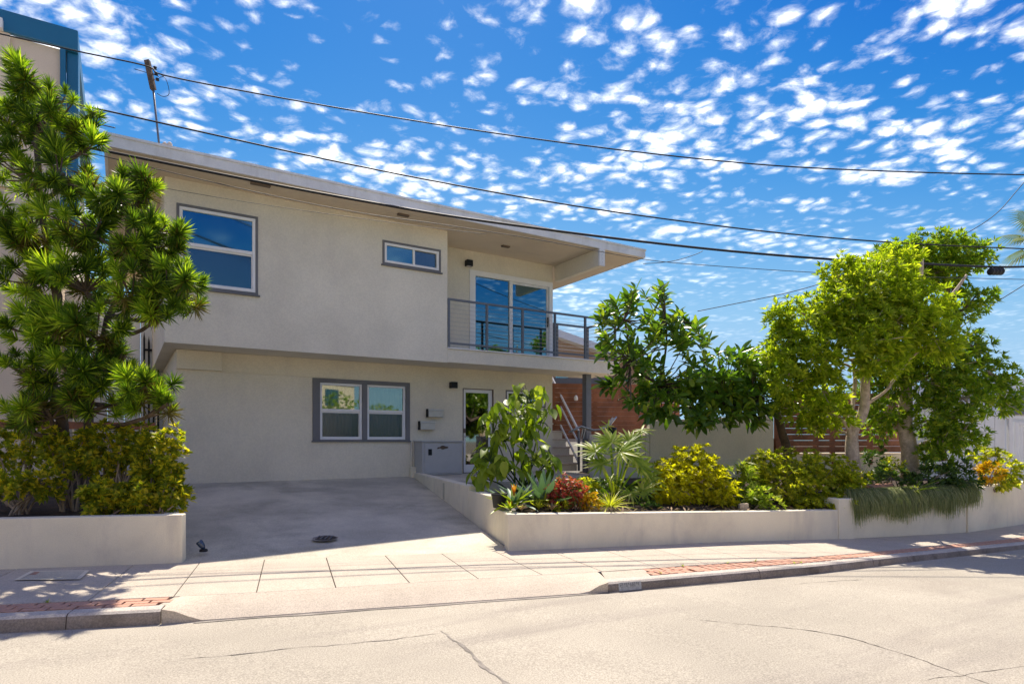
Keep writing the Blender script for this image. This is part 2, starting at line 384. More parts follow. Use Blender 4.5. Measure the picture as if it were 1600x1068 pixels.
# curbs: a kerb with a rounded nose, each stone its own piece
def curb_run(name, a, b, stone):
    root = setp(bpy.data.objects.new(name, None), kind='structure'); COL.objects.link(root); l0 = cw(a, gut(a), zgu(a)); root.location = l0; ROOT[root.name] = l0
    l = a
    while l < b - .05:
        e = min(l + stone, b); rows = []
        for q in lats(l + .004, e - .004, 7):
            gz, gf = zgu(q), gut(q); tz = zsw(q) - .012; n = Vector((-.25, .968, 0))
            prof = [(0, -.10), (0.0, -.004), (.012, (tz - gz) * .6), (.022, tz - gz - .02), (.045, tz - gz - .002), (.06, tz - gz), (.155, tz - gz + .004), (.155, -.10)]
            rows.append([cw(q + n.x * x, gf + n.y * x, gz + z) for x, z in prof])
        m = MB().grid(rows); n = len(rows[0]); m.f += [tuple(range(n)), tuple(len(m.v) - n + k for k in range(n - 1, -1, -1))]
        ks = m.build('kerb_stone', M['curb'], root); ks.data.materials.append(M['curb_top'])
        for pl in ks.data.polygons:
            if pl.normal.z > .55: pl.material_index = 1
        l = e
    return root
curb_run('kerb', -14, -2.96, 1.15)
kr = curb_run('kerb', 1.0, 26, 1.9)

# worn house-number panel stencilled on the kerb face (digits too worn to read)
def curb_face(l, v):                                    # v 0 gutter .. 1 top
    gz, gf = zgu(l), gut(l); h = zsw(l) - .012 - gz
    return cw(l - .25 * .018 * v, gf + .968 * .018 * v, gz + h * v) - FW * .006
la, lb = 1.115, 1.375
MB().grid([[curb_face(l, v) for v in (.08, .5, .9)] for l in lats(la, lb, 5)]).build('number_panel', M['paint_worn'], kr)
mk = MB()
for i, segs in enumerate(['abged', 'abcdfg', 'bcfg', 'abcdefg', 'bcfg']):
    c0 = la + .018 + i * .046; c1 = c0 + .032
    S = {'a': (c0, c1, .82, .87), 'd': (c0, c1, .46, .51), 'g': (c0, c1, .64, .69), 'f': (c0, c0 + .009, .66, .87), 'b': (c1 - .009, c1, .66, .87), 'e': (c0, c0 + .009, .46, .67), 'c': (c1 - .009, c1, .46, .67)}
    for s in segs:
        a, b, v0, v1 = S[s]; P = [curb_face(a, v0), curb_face(b, v0), curb_face(b, v1), curb_face(a, v1)]
        mk.add([p - FW * .003 for p in P], [(0, 1, 2, 3)])
mk.build('worn_digits', M['paint_dark'], kr)

# pavement slabs
side = setp(bpy.data.objects.new('pavement', None), kind='structure'); COL.objects.link(side); side.location = cw(0, 7.4, -1.45); ROOT[side.name] = side.location.copy()
SK = .55
def slab(l, e):
    hi = []
    g = .004
    for q, s in ((l + g, 0), (e - g, 0)):
        hi.append((q, s))
    def col(q):
        b = cw(q, bak(q) + .02, zsw(q) + .004); f = cw(q + SK, swf(q + SK), zsw(q + SK)); return [f.lerp(b, k / 3) for k in range(4)]
    rows = [col(q) for q in lats(l + g, e - g, 4)]
    m = MB().grid(rows); n = len(m.v); low = [(x, y, z - .08) for x, y, z in m.v]
    bnd = [0, 1, 2, 3, 7, 11, 15, 14, 13, 12, 8, 4]
    m.v += low
    for i in range(len(bnd)):
        a, b = bnd[i], bnd[(i + 1) % len(bnd)]; m.f.append((a, b, b + n, a + n))
    m.build('paving_slab', M['concrete'], side, bevel=.005)
l = -13.5
while l < 22:
    st = .68 if -4.6 < l + .3 < 6 else 1.15
    slab(l, l + st); l += st
# meter lid in the left slab
P = [onZ(*p, -1.4) for p in ((22, 906), (125, 905), (140, 891), (48, 892))]
def inset(P, k, dz): 
    c = sum(P, Vector()) / 4; return [(p.lerp(c, k)) + Vector((0, 0, dz)) for p in P]
lid = setp(MB().add(inset(P, 0, .006) + inset(P, .14, .006), [(i, (i + 1) % 4, 4 + (i + 1) % 4, 4 + i) for i in range(4)]).build('meter_lid', M['wall_white']), 'rectangular meter lid with pale rim set into shaded pavement by left planter', 'meter lid')
MB().add(inset(P, .15, .004), [(0, 1, 2, 3)]).build('cover', M['driveway'], lid)
Q = inset(P, .2, .008); MB().add([Q[0].lerp(Q[3], .55), Q[0].lerp(Q[1], .12).lerp(Q[3].lerp(Q[2], .12), .55), Q[0].lerp(Q[1], .12).lerp(Q[3].lerp(Q[2], .12), .95), Q[3].lerp(Q[0], .05)], [(0, 1, 2, 3)]).build('rust_plate', M['brick'], lid)

# brick parkway strips
def brick_strip(a, b, along, rowsn):
    root = setp(bpy.data.objects.new('brick_verge', None), kind='structure'); COL.objects.link(root); root.location = cw(a, gut(a) + .3, -1.45); ROOT[root.name] = root.location.copy()
    bed = []
    for q in lats(a - .0, b, 60): bed.append([cw(q - .03, gut(q - .03) + .152, zsw(q) - .035), cw(q, swf(q) - .004, zsw(q) - .03)])
    MB().grid(bed).build('mortar_bed', M['stone'], root)
    L, Wd = (.2, .095) if along else (.1, .2)
    me = MB().box(-.5, .5, -.5, .5, -.03, .0).mesh('brick'); me.materials.append(M['brick'])
    cnt = 0; l = a + .02
    while l < b:
        c = l + L / 2
        f0 = gut(c) + .165; f1 = swf(c) - .006; n = max(1, round((f1 - f0) / (Wd + .008))); w = (f1 - f0) / n
        for k in range(n):
            cc = c + (L / 2 if along and k % 2 else 0)
            if cnt > 296 or cc > b: continue
            o = bpy.data.objects.new('brick', me); COL.objects.link(o); attach(o, root)
            d = Vector((1, gut(c + .1) * 10 - gut(c) * 10, 0)); ang = math.atan2(d.y, 1) - YAW
            o.matrix_basis = Matrix.Translation(cw(cc, f0 + w * (k + .5) + (gut(cc) - gut(c)), zsw(c) - .004 + random.uniform(-.004, .003))) @ Matrix.Rotation(ang + random.uniform(-.02, .02), 4, 'Z') @ Matrix.Rotation(random.uniform(-.012, .012), 4, 'X') @ Matrix.Diagonal((L - .01, w - .01, 1, 1)); cnt += 1
        l += L + .006
brick_strip(-6.6, -3.04, True, 3)
brick_strip(1.5, 13, False, 2)
tr = MB()
for i in range(14):                                      # weeds in the joints
    q = random.uniform(-6, -3) if i < 8 else random.uniform(1.3, 4); c = cw(q, swf(q) - random.choice((.02, .3)), zsw(q))
    for k in range(9):
        a = random.uniform(0, 6.28); d = Vector((math.cos(a), math.sin(a), random.uniform(.2, 1.1))) * random.uniform(.02, .045); s = Vector((-d.y, d.x, 0)).normalized() * .006
        tr.add([c - s, c + s, c + d], [(0, 1, 2)])
setp(tr.build('weeds', M['lime'], fix=False), 'tiny weeds sprouting in the brick verge joints', 'weeds', kind='stuff')

# driveway apron between the two kerbs and driveway up to the house
rows = []
for l in lats(-2.96, 1.0, 41):
    k = min((l + 2.96) / .34, (1.0 - l) / .28, 1); k = k * k * (3 - 2 * k)
    zt = zsw(l) - .012; z0 = zt + (zgu(l) + .006 - zt) * k
    f = cw(l, gut(l) + (.04 if k > .99 else .02), z0); b = cw(l - .05, swf(l - .05) - .006, zsw(l))
    rows.append([cw(l, gut(l) + .015, zgu(l) - .05), f] + [f.lerp(b, t) + Vector((0, 0, .012 * math.sin(math.pi * t))) for t in (.1, .3, .5, .75)] + [b])
setp(MB().grid(rows).build('driveway_apron', M['apron']), kind='structure')
for a, b in ((-3.06, -2.955), (.995, 1.52)):             # mortar triangle where apron meets verge
    rows = [[cw(l, gut(l) + .155, zsw(l) - .012), cw(l, swf(l) - .004, zsw(l) - .006)] for l in lats(a, b, 4)]
    setp(MB().grid(rows).build('verge_end', M['concrete']), kind='structure')

ZB = -.83
HY = 13.6                                                # plane of the ground-floor wall
pL0, pL1 = cw(-3.80, bak(-3.8), zsw(-3.8)), Vector((.80, HY + .05, ZB))
pR0, pR1 = cw(-.02, bak(-.02), zsw(0)), Vector((5.78, HY + .05, ZB))
rows = []
for i in range(15):
    t = i / 14; a = pL0.lerp(pL1, t); b = pR0.lerp(pR1, t); e = .035 * math.sin(math.pi * min(1, t * 1.0)) 
    rows.append([a.lerp(b, k / 8) + Vector((0, 0, .004 - e * .3)) for k in range(9)])
drive = setp(MB().grid(rows).build('driveway', M['driveway'], smooth=True), kind='structure')
def drivez(p):
    k = (p.y - 7.6) / (HY - 7.6); return -1.41 + (ZB + 1.41) * max(0, min(1, k))
def dp(x, y):
    p = onZ(x, y, -1.2)
    for _ in range(12): p = onZ(x, y, drivez(p))
    return p
# drain grate / patch
gp = dp(508, 842); gr = MB()
root = thing('drain_patch', gp, 'small dark broken drain patch in the middle of the shaded driveway', 'drain')
def blob(c, rx, ry, z, n=22, seed=0):
    return [c + RT * (math.cos(t) * rx * (1 + .3 * noise.noise(Vector((math.cos(t) * 2, math.sin(t) * 2, seed))))) + FW * (math.sin(t) * ry * (1 + .4 * noise.noise(Vector((math.cos(t) * 2, math.sin(t) * 2, seed + 5))))) + Vector((0, 0, z + .09 * math.sin(t) * ry)) for t in [2 * math.pi * k / n for k in range(n)]]
MB().add(blob(gp, .165, .16, .016), [tuple(range(22))]).build('rim', M['tar'], root)
MB().add(blob(gp + RT * .01, .13, .11, .022, seed=3), [tuple(range(22))]).build('hole', M['crack'], root)
for k in range(4):
    c = gp + RT * (-.1 + .06 * k) + Vector((0, 0, .027)); MB().bar(c - FW * .09 + Vector((0, 0, -.009)), c + FW * .09 + Vector((0, 0, .009)), .014, .008).build('bar', M['metal_grey'], root)
# little dark object at the driveway's edge
bp = dp(318, 861); root = thing('garden_spotlight', bp, 'small dark blue garden spotlight lying on the driveway beside left planter', 'spotlight')
MB().lathe(bp, [(.045, 0), (.05, .012), (.04, .03), (.012, .034)], 14).build('base', M['black'], root, smooth=True)
h = bp + Vector((0, 0, .045)); ax = (-RT * .55 - FW * .1 + Vector((0, 0, .8))).normalized()
MB().tube([h - ax * .02, h, h + ax * .02, h + ax * .085, h + ax * .095], [.012, .022, .034, .04, .036], 14).build('lamp_head', surf('navy', (.03, .05, .09), .15, .1, 4, spec=.7), root, smooth=True)
MB().tube([h + ax * .0955, h + ax * .098], [.033, .033], 14).build('lens', M['glass_low'], root)

# ================================================================== planters
def wall_run(name, pts, tops, bottoms, th, mat, label, cat, parent=None, inward=1, bevel=.012):
    m = MB(); n = len(pts); I = []
    for i, p in enumerate(pts):
        a = pts[max(0, i - 1)]; b = pts[min(n - 1, i + 1)]; d = Vector((b.x - a.x, b.y - a.y, 0)).normalized(); s = Vector((-d.y, d.x, 0)) * inward
        I.append(p + s * th)
    for i in range(n - 1):
        q = [pts[i], pts[i + 1], I[i + 1], I[i]]; zt = [tops[i], tops[i + 1], tops[i + 1], tops[i]]; zb = [bottoms[i], bottoms[i + 1], bottoms[i + 1], bottoms[i]]
        m.hexa([(v.x, v.y, z) for v, z in zip(q, zb)], [(v.x, v.y, z) for v, z in zip(q, zt)])
    me = m.mesh(name); bm = bmesh.new(); bm.from_mesh(me); bmesh.ops.remove_doubles(bm, verts=bm.verts, dist=.001)
    fs = {}
    for f in bm.faces: fs.setdefault(tuple(sorted(v.index for v in f.verts)), []).append(f)
    bmesh.ops.delete(bm, geom=[f for k, l in fs.items() if len(l) > 1 for f in l], context='FACES_ONLY')
    bmesh.ops.recalc_face_normals(bm, faces=bm.faces); bm.to_mesh(me); bm.free()
    o = link(name, me, mat, parent, bevel)
    if parent is None: setp(o, label, cat)
    return o
# left planter: front wall and return wall along the drive
lp = thing('planter_wall', cw(-4.5, bak(-4.5), -1.4), 'low pale stucco planter wall with square corner left of the driveway', 'planter')
q = lats(-11, -3.80, 6)
wall_run('front_wall', [cw(l, bak(l), 0) for l in q], [-.852] * 6, [zsw(l) - .1 for l in q], .16, M['wall_white'], '', '', lp)
a = cw(-3.80, bak(-3.8), 0) + Vector((-.01, .165, 0))
wall_run('return_wall', [a, Vector((.72, HY - .02, 0))], [-.856, -.72], [-1.6, -1.1], .16, M['wall_white'], '', '', lp)
rows = []
for t in lats(0, 1, 8):
    fr = cw(-11, bak(-11) + .1, 0).lerp(cw(-3.88, bak(-3.88) + .1, 0), t); bk = Vector((-9, 17.9, 0)).lerp(Vector((.84, 17.9, 0)), t); en = Vector((.60, HY, 0)) if t == 1 else None
    row = []
    for k in range(8):
        v = k / 7; p = fr.lerp(bk, v); x = min(p.x, .56 + .016 * max(0, p.y - 8.1)) if p.y < HY else p.x
        row.append(Vector((x, p.y, -.905 + .1 * v + .015 * noise.noise(p))))
    rows.append(row)
setp(MB().grid(rows).build('planter_soil', M['soil'], smooth=True), kind='structure')

# right planter
rp_ = thing('garden_wall', cw(1.5, bak(1.5), -1.45), 'low pale stucco garden wall stepping up along driveway, mulch bed behind', 'planter')
wt = lambda l: float(np.interp(l, [-.08, 3.88, 5.3], [-.958, -1.07, -1.10]))
q = lats(-.05, 5.18, 12)
wall_run('front_wall', [cw(l, bak(l), 0) for l in q], [wt(l) for l in q], [zsw(l) - .1 for l in q], .17, M['wall_white'], '', '', rp_)
qa = cw(5.185, bak(5.185), 0) - FW * .015; qb = cw(5.50, bak(5.5), 0) - FW * .015
wall_run('pier', [qa, qb], [-.925] * 2, [-1.75] * 2, .3, M['wall_white'], '', '', rp_)
s0 = cw(-.05, bak(-.05), 0) + FW * .175; s1 = Vector((5.74, HY - .01, 0))
def sd(t): return s0.lerp(s1, t)
for a, b, z in ((0, .085, -.962), (.0855, .29, -.80), (.2905, .985, -.735)):
    wall_run('side_wall', [sd(a), sd(b)], [z, z], [-1.7, -1.2 if b > .5 else -1.6], .17, M['wall_white'], '', '', rp_, inward=-1)
MB().box(s1.x - .09, s1.x + .09, s1.y - .12, s1.y - .015, -1.0, -.60).build('end_pier', M['wall_white'], rp_, bevel=.01)

g2 = thing('garden_wall', cw(7.2, bak(7.2), -1.6), 'streaked pale retaining wall under the hanging grass, curving away right', 'planter')
q = lats(5.52, 8.35, 7)
wall_run('lower_section', [cw(l, bak(l) + .03, 0) for l in q], [-.90] * 7, [zsw(l) - .12 for l in q], .2, M['wall_white'], '', '', g2)
q = lats(8.37, 17, 14)
wall_run('upper_section', [cw(l, bak(l), 0) for l in q], [-.885] * 14, [zsw(l) - .15 for l in q], .2, M['wall_white'], '', '', g2)

rows = []
for l in lats(-.1, 16, 34):
    zt = (wt(l) if l < 5.2 else -.93) - .05; b = bak(l) + .12
    k = max(0, 1 - abs(l - 3) / 6)
    rows.append([cw(l + (.18 if l < 0 else 0), b, zt), cw(l + .15, b + .5, zt + .04 + .04 * noise.noise(Vector((l * 2, 1, 0)))), cw(l + .3, b + 1.2, max(zt + .05, -.94)), cw(l + .6, b + 2.5, -.88), cw(l + 1.2, b + 5.2, -.84), cw(l + 2, b + 9, -.84)])
setp(MB().grid(rows).build('garden_soil', M['soil'], smooth=True), kind='structure')
# landing in front of the door
m = MB().hexa([(5.86, HY, -1.1), (5.1, 10.6, -1.1), (7.2, 10.2, -1.1), (9.3, 11.4, -1.1), (9.7, HY, -1.1)], [(5.86, HY, -.79), (5.1, 10.6, -.79), (7.2, 10.2, -.79), (9.3, 11.4, -.79), (9.7, HY, -.79)])
setp(m.build('door_landing', M['driveway']), kind='structure')

# ================================================================== the house
house = thing('house', (5.3, 14, ZB), 'two storey taupe stucco house with flat roof, jutting upper floor and corner balcony', 'house')
def wall_open(name, mat, x0, x1, z0, z1, y0, y1, holes, parent):
    xs = sorted({x0, x1, *[h[i] for h in holes for i in (0, 1)]}); zs = sorted({z0, z1, *[h[i] for h in holes for i in (2, 3)]})
    inh = lambda x, z: not (x0 < x < x1 and z0 < z < z1) or any(h[0] < x < h[1] and h[2] < z < h[3] for h in holes)
    m = MB()
    for i in range(len(xs) - 1):
        for k in range(len(zs) - 1):
            a, b, c, d = xs[i], xs[i + 1], zs[k], zs[k + 1]; mx, mz = (a + b) / 2, (c + d) / 2
            if inh(mx, mz): continue
            m.add([(a, y0, c), (b, y0, c), (b, y0, d), (a, y0, d)], [(0, 1, 2, 3)]); m.add([(a, y1, c), (a, y1, d), (b, y1, d), (b, y1, c)], [(0, 1, 2, 3)])
            for (dx, dz, q) in ((-1, 0, [(a, c), (a, d)]), (1, 0, [(b, d), (b, c)]), (0, -1, [(b, c), (a, c)]), (0, 1, [(a, d), (b, d)])):
                ex = mx + dx * ((b - a) / 2 + 1e-4); ez = mz + dz * ((d - c) / 2 + 1e-4)
                if inh(ex, ez):
                    (p, r), (s, t) = q; m.add([(p, y0, r), (p, y1, r), (s, y1, t), (s, y0, t)], [(0, 1, 2, 3)])
    me = m.mesh(name); bm = bmesh.new(); bm.from_mesh(me); bmesh.ops.remove_doubles(bm, verts=bm.verts, dist=1e-4); bmesh.ops.recalc_face_normals(bm, faces=bm.faces); bm.to_mesh(me); bm.free()
    return link(name, me, mat, parent)
UY = 12.6; ZS = 1.74; ZF = 2.07; SOF = 4.64; RX = 9.71; UX0, UX1 = .64, 6.14
W1 = (.84, 2.17, 2.75, 4.19); W2 = (4.65, 5.96, 3.70, 4.18)
LW = (3.45, 5.66, .0, 1.335); DR = (7.04, 7.90, -.79, 1.275); SW = (8.26, 9.50, .86, 1.285); SD = (7.22, 9.66, ZF + .02, 4.18)
wall_open('lower_wall', M['stucco_low'], .88, RX, -1.15, ZS, HY, HY + .2, [LW, DR, SW], house)
wall_open('upper_wall', M['stucco'], UX0, UX1, ZS, SOF, UY, UY + .2, [W1, W2], house)
wall_open('balcony_wall', M['stucco'], UX1 - .2, RX, ZF - .3, SOF, HY + .002, HY + .2, [SD], house)
MB().box(UX1 - .2, UX1, UY + .2, HY + .001, ZS, SOF).build('recess_wall', M['stucco'], house)
MB().box(UX0, UX0 + .2, UY + .2, 22, ZS, SOF).build('upper_side_wall', M['stucco'], house)
MB().box(.88, 1.08, HY + .2, 22, -1.15, ZS + .1).build('lower_side_wall', M['stucco_low'], house)
MB().box(RX - .2, RX, HY + .2, 22, -1.15, SOF).build('right_side_wall', M['stucco'], house)
# soffit under the jutting floor, floor slab, balcony slab
MB().box(UX0 + .2, UX1 - .2, UY + .2, 21.8, ZS + .003, ZF - .31 + .25).build('floor_slab', M['stucco'], house)
MB().box(UX1 - .2, RX - .2, HY + .2, 21.8, ZS + .05, ZF - .02).build('floor_slab', M['stucco'], house)
MB().box(UX1, 11.15, UY, HY + .0, ZS, ZF - .03).build('balcony_slab', M['stucco'], house, bevel=.008)
MB().box(RX + .002, 11.15, HY + .001, 13.86, ZS, ZF - .03).build('landing_slab', M['stucco'], house)
MB().box(UX1, 11.19, UY - .035, 13.9, ZF - .029, ZF).build('balcony_deck', M['fascia'], house, bevel=.006)
MB().box(UX0 - .0, UX1, UY - .012, UY - .001, ZS - .012, ZS + .02).build('drip_edge', M['stucco'], house)
# header relief on the ground-floor wall
a, b = onY(273, 545, HY - .12), onY(347, 577, HY - .12)
MB().box(.885, b.x, HY - .10, HY, 1.37, ZS - .002).build('wall_block', M['stucco_low'], house, bevel=.01)
MB().box(b.x + .001, 4.0, HY - .018, HY - .0, 1.345, 1.37).build('wall_ledge', M['stucco_low'], house, bevel=.006)
MB().box(b.x - .02, b.x + .05, HY - .025, HY, 1.36, 1.369).build('wall_ledge', M['stucco_low'], house)
for x, r in ((5.69, .022), (5.755, .016)):
    MB().tube([(x, HY - r - .004, -1.0), (x, HY - r - .004, .02 if r < .02 else -.03)], r, 8).build('conduit', M['stucco_low'], house, smooth=True)
# rooms behind the glass
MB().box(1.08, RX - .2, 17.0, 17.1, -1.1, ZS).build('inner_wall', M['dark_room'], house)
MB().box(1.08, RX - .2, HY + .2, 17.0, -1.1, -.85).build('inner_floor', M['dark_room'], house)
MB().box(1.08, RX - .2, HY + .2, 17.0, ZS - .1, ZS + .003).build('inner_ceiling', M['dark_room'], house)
wall_open('back_wall', M['room'], UX0 + .2, RX - .2, ZF - .3, SOF, 19.0, 19.15, [(7.3, 8.0, 3.05, 3.9), (8.55, 9.4, 2.95, 4.0), (9.0, 9.45, 2.2, 2.2001)], house)
for x0, x1, z0, z1 in ((7.3, 8.0, 3.05, 3.9), (8.55, 9.4, 2.95, 4.0)):
    w = MB().ring(x0, x1, z0, z1, .05, .05, .05, .05, 18.97, 19.1).build('rear_window', M['white_paint'], house)
    MB().box(x0 + .05, x1 - .05, 19.04, 19.05, z0 + .05, z1 - .05).build('pane', M['glass_slide'], w)
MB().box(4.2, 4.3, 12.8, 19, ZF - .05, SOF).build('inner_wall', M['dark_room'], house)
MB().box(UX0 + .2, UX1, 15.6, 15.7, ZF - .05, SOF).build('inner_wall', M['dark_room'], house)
# roof: fascia boards, soffit, deck, beam
RY0, RY1, RX0, RX1, RT_ = 11.75, 22.3, -.23, 11.28, 4.83
roof = MB().box(RX0 + .04, RX1 - .04, RY0 + .04, RY1, SOF + .03, RT_ - .02).build('roof', M['roofing'], house)
MB().box(RX0, RX1, RY0, RY0 + .04, SOF - .01, RT_ - .03).build('fascia', M['fascia'], roof)
MB().box(RX0 - .015, RX1 + .015, RY0 - .018, RY0 + .05, RT_ - .029, RT_ + .012).build('roof_edge', M['fascia'], roof)
MB().box(RX0, RX0 + .04, RY0 + .041, RY1, SOF - .01, RT_ - .03).build('fascia', M['fascia'], roof)
MB().box(RX1 - .04, RX1, RY0 + .041, RY1, SOF - .01, RT_ - .03).build('fascia', M['fascia'], roof)
MB().box(RX0 - .015, RX0 + .05, RY0 + .051, RY1, RT_ - .029, RT_ + .012).build('roof_edge', M['fascia'], roof)
MB().box(RX1 - .05, RX1 + .015, RY0 + .051, RY1, RT_ - .029, RT_ + .012).build('roof_edge', M['fascia'], roof)
y = RY0 + .042; k = 0
while y < 14.6:                                          # soffit boards
    MB().box(RX0 + .041, RX1 - .041, y, y + .296, SOF, SOF + .029).build('soffit_board', M['soffit'], roof); y += .30; k += 1
MB().box(RX0 + .041, RX1 - .041, y, RY1 - .01, SOF, SOF + .029).build('soffit_board', M['soffit'], roof)
MB().box(9.78, 9.94, RY0 + .045, HY + .002, 4.22, SOF - .002).build('beam', M['stucco'], house, bevel=.006)
MB().box(9.775, 9.945, RY0 - .012, RY0 + .044, 4.215, SOF - .012).build('beam_cap', M['fascia'], house, bevel=.004)
for dz in (.06, .15, .24, .33):
    MB().lathe((9.86, RY0 - .014, 4.24 + dz), [(.008, 0), (.008, .012)], 6).build('bolt', M['steel'], house)
for (x, y_, w) in ((407, 287, .34), (630, 335, .24), (790, 384, .2)):
    p = onZ(x, y_, SOF); MB().box(p.x - w / 2, p.x + w / 2, p.y - .045, p.y + .045, SOF - .035, SOF + .001).build('soffit_vent', M['brown_metal'], house, bevel=.004)

# windows
def window(name, x0, x1, z0, z1, Y, trim, fw_, glass, split, parent=house, sill=True, lower_glass=None, offs=.0):
    fr = MB().ring(x0, x1, z0, z1, fw_, fw_, fw_, fw_, Y - .012 + offs, Y + .08).build(name, M['white_paint'], parent, bevel=.004)
    if trim:
        a, b, c, d = trim
        MB().ring(x0 - a, x1 + b, z0 - c, z1 + d, a - .001, b - .001, c - .001, d - .001, Y - .022, Y + .02).build('trim', M['grey_trim'], fr, bevel=.004)
        if sill: MB().box(x0 - a - .03, x1 + b + .03, Y - .055, Y - .001, z0 - c - .03, z0 - c - .001).build('sill', M['grey_trim'], fr, bevel=.005)
    if split[0] == 'h':
        zm = z0 + (z1 - z0) * split[1]
        MB().box(x0 + fw_ + .001, x1 - fw_ - .001, Y - .006, Y + .06, zm - fw_ * .55, zm + fw_ * .55).build('meeting_rail', M['white_paint'], fr, bevel=.003)
        MB().box(x0 + fw_ + .001, x1 - fw_ - .001, Y + .02, Y + .026, zm + fw_ * .56, z1 - fw_ - .001).build('pane', glass, fr)
        MB().box(x0 + fw_ + .001, x1 - fw_ - .001, Y + .045, Y + .051, z0 + fw_ + .001, zm - fw_ * .56).build('pane', lower_glass or glass, fr)
        MB().ring(x0 + fw_ + .001, x1 - fw_ - .001, z0 + fw_ + .001, zm - fw_ * .56, .012, .012, .012, .03, Y + .02, Y + .044).build('sash', M['white_paint'], fr)
    elif split[0] == 'v':
        xm = x0 + (x1 - x0) * split[1]
        MB().box(xm - fw_ * .5, xm + fw_ * .5, Y - .006, Y + .06, z0 + fw_ + .001, z1 - fw_ - .001).build('mullion', M['white_paint'], fr, bevel=.003)
        MB().box(x0 + fw_ + .001, xm - fw_ * .51, Y + .02, Y + .026, z0 + fw_ + .001, z1 - fw_ - .001).build('pane', glass, fr)
        MB().box(xm + fw_ * .51, x1 - fw_ - .001, Y + .045, Y + .051, z0 + fw_ + .001, z1 - fw_ - .001).build('pane', lower_glass or glass, fr)
    return fr
window('window', .87, 2.14, 2.78, 4.165, UY, (.045, .045, .045, .045), .055, M['glass_up'], ('h', .53), lower_glass=M['screen_up'])
window('window', 4.68, 5.93, 3.735, 4.15, UY, (.045, .045, .045, .045), .05, M['glass_up'], ('v', .53), lower_glass=M['screen_up'])
# ground-floor pair in a broad grey surround
MB().ring(LW[0], LW[1], LW[2], LW[3], .155, .10, .022, .085, HY - .03, HY + .06).build('window_surround', M['grey_trim'], house, bevel=.006)
MB().box(4.535, 4.645, HY - .03, HY + .06, .023, 1.249).build('window_surround', M['grey_trim'], house, bevel=.006)
MB().box(LW[0] - .02, LW[1] + .02, HY - .045, HY - .001, -.03, -.001).build('window_sill', M['grey_trim'], house, bevel=.004)
window('window', 3.606, 4.534, .023, 1.248, HY + .02, None, .05, M['glass_low'], ('h', .52), lower_glass=M['screen'])
window('window', 4.646, 5.559, .023, 1.248, HY + .02, None, .05, M['glass_low'], ('h', .52), lower_glass=M['screen'])
window('window', 8.30, 9.46, .90, 1.25, HY + .02, (.03, .03, .03, .03), .05, M['glass_low'], ('v', .5), sill=False)
for x0, x1 in ((3.62, 4.38), (4.72, 5.5)):
    rows = []
    for i in range(41):
        x = x0 + (x1 - x0) * i / 40; y = HY + .26 + .025 * math.sin(i * 1.25) + .015 * math.sin(i * .47)
        rows.append([(x, y, z) for z in (.0, .5, 1.25)])
    setp(MB().grid(rows).build('curtain', M['curtain'], smooth=True), 'grey pleated curtain behind the %s ground floor window' % ('left' if x0 < 4 else 'right'), 'curtain')

# front door
dr = MB().ring(DR[0] + .02, DR[1] - .02, -.775, DR[3] - .015, .075, .1, .19, .085, HY + .03, HY + .075).build('door', M['white_paint'], house, bevel=.004)
MB().ring(DR[0], DR[1], DR[2], DR[3], .018, .018, .012, .013, HY - .012, HY + .12).build('door_frame', M['brown_metal'], dr)
MB().box(DR[0] + .096, DR[1] - .121, HY + .05, HY + .056, -.584, DR[3] - .101).build('pane', M['glass_door'], dr)
MB().box(DR[0] + .03, DR[0] + .085, HY - .0, HY + .029, .19, .30).build('lock_plate', M['brown_metal'], dr, bevel=.005)
MB().tube([(DR[0] + .06, HY + .03, .10), (DR[0] + .06, HY - .02, .10), (DR[0] + .15, HY - .025, .10)], .011, 8).build('handle', M['steel'], dr, smooth=True)
MB().box(DR[0] - .03, DR[1] + .03, HY - .06, HY + .15, -.80, -.786).build('threshold', M['grey_trim'], dr)
# sliding glass door on the balcony
xm = 8.42
sd_ = MB().ring(SD[0] + .001, SD[1] + .045, ZF + .001, 4.179, .16, .11, .05, .13, HY - .03, HY + .1).build('sliding_door', M['white_paint'], house, bevel=.005)
MB().box(xm - .045, xm + .045, HY - .015, HY + .07, ZF + .052, 4.048).build('mullion', M['white_paint'], sd_, bevel=.004)
MB().ring(xm + .046, SD[1] - .066, ZF + .052, 4.048, .012, .055, .05, .055, HY + .02, HY + .06).build('sliding_sash', M['fascia'], sd_, bevel=.003)
MB().box(SD[0] + .162, xm - .046, HY + .03, HY + .036, ZF + .052, 4.048).build('pane', M['glass_slide'], sd_)
MB().box(xm + .059, SD[1] - .122, HY + .038, HY + .044, ZF + .103, 3.992).build('pane', M['glass_slide'], sd_)
MB().box(SD[1] - .11, SD[1] - .085, HY - .01, HY + .019, 3.0, 3.25).build('handle', M['black'], sd_)
# balcony railing
rail = MB().bar((UX1 + .03, UY + .04, 3.15), (11.08, UY + .04, 3.15), .05, .045).build('balcony_railing', M['metal_grey'], house, bevel=.004)
MB().bar((11.055, UY + .066, 3.149), (11.055, 13.76, 3.149), .05, .045).build('top_rail', M['metal_grey'], rail)
MB().bar((9.98, 13.785, 3.15), (11.08, 13.785, 3.15), .05, .045).build('top_rail', M['metal_grey'], rail)
px_ = [6.19, 7.17, 8.15, 9.10, 10.05, 11.05]
for x in px_: MB().box(x - .025, x + .025, UY + .015, UY + .065, ZF + .001, 3.127).build('post', M['metal_grey'], rail)
for x in (10.0, 11.05): MB().box(x - .025, x + .025, 13.76, 13.81, ZF + .001, 3.127).build('post', M['metal_grey'], rail)
MB().box(9.72, 9.77, HY + .01, HY + .06, ZF + .001, 3.13).build('post', M['metal_grey'], rail)
for i in range(5): MB().box(px_[i] + .026, px_[i + 1] - .026, UY + .022, UY + .058, ZF + .085, ZF + .125).build('bottom_rail', M['metal_grey'], rail)
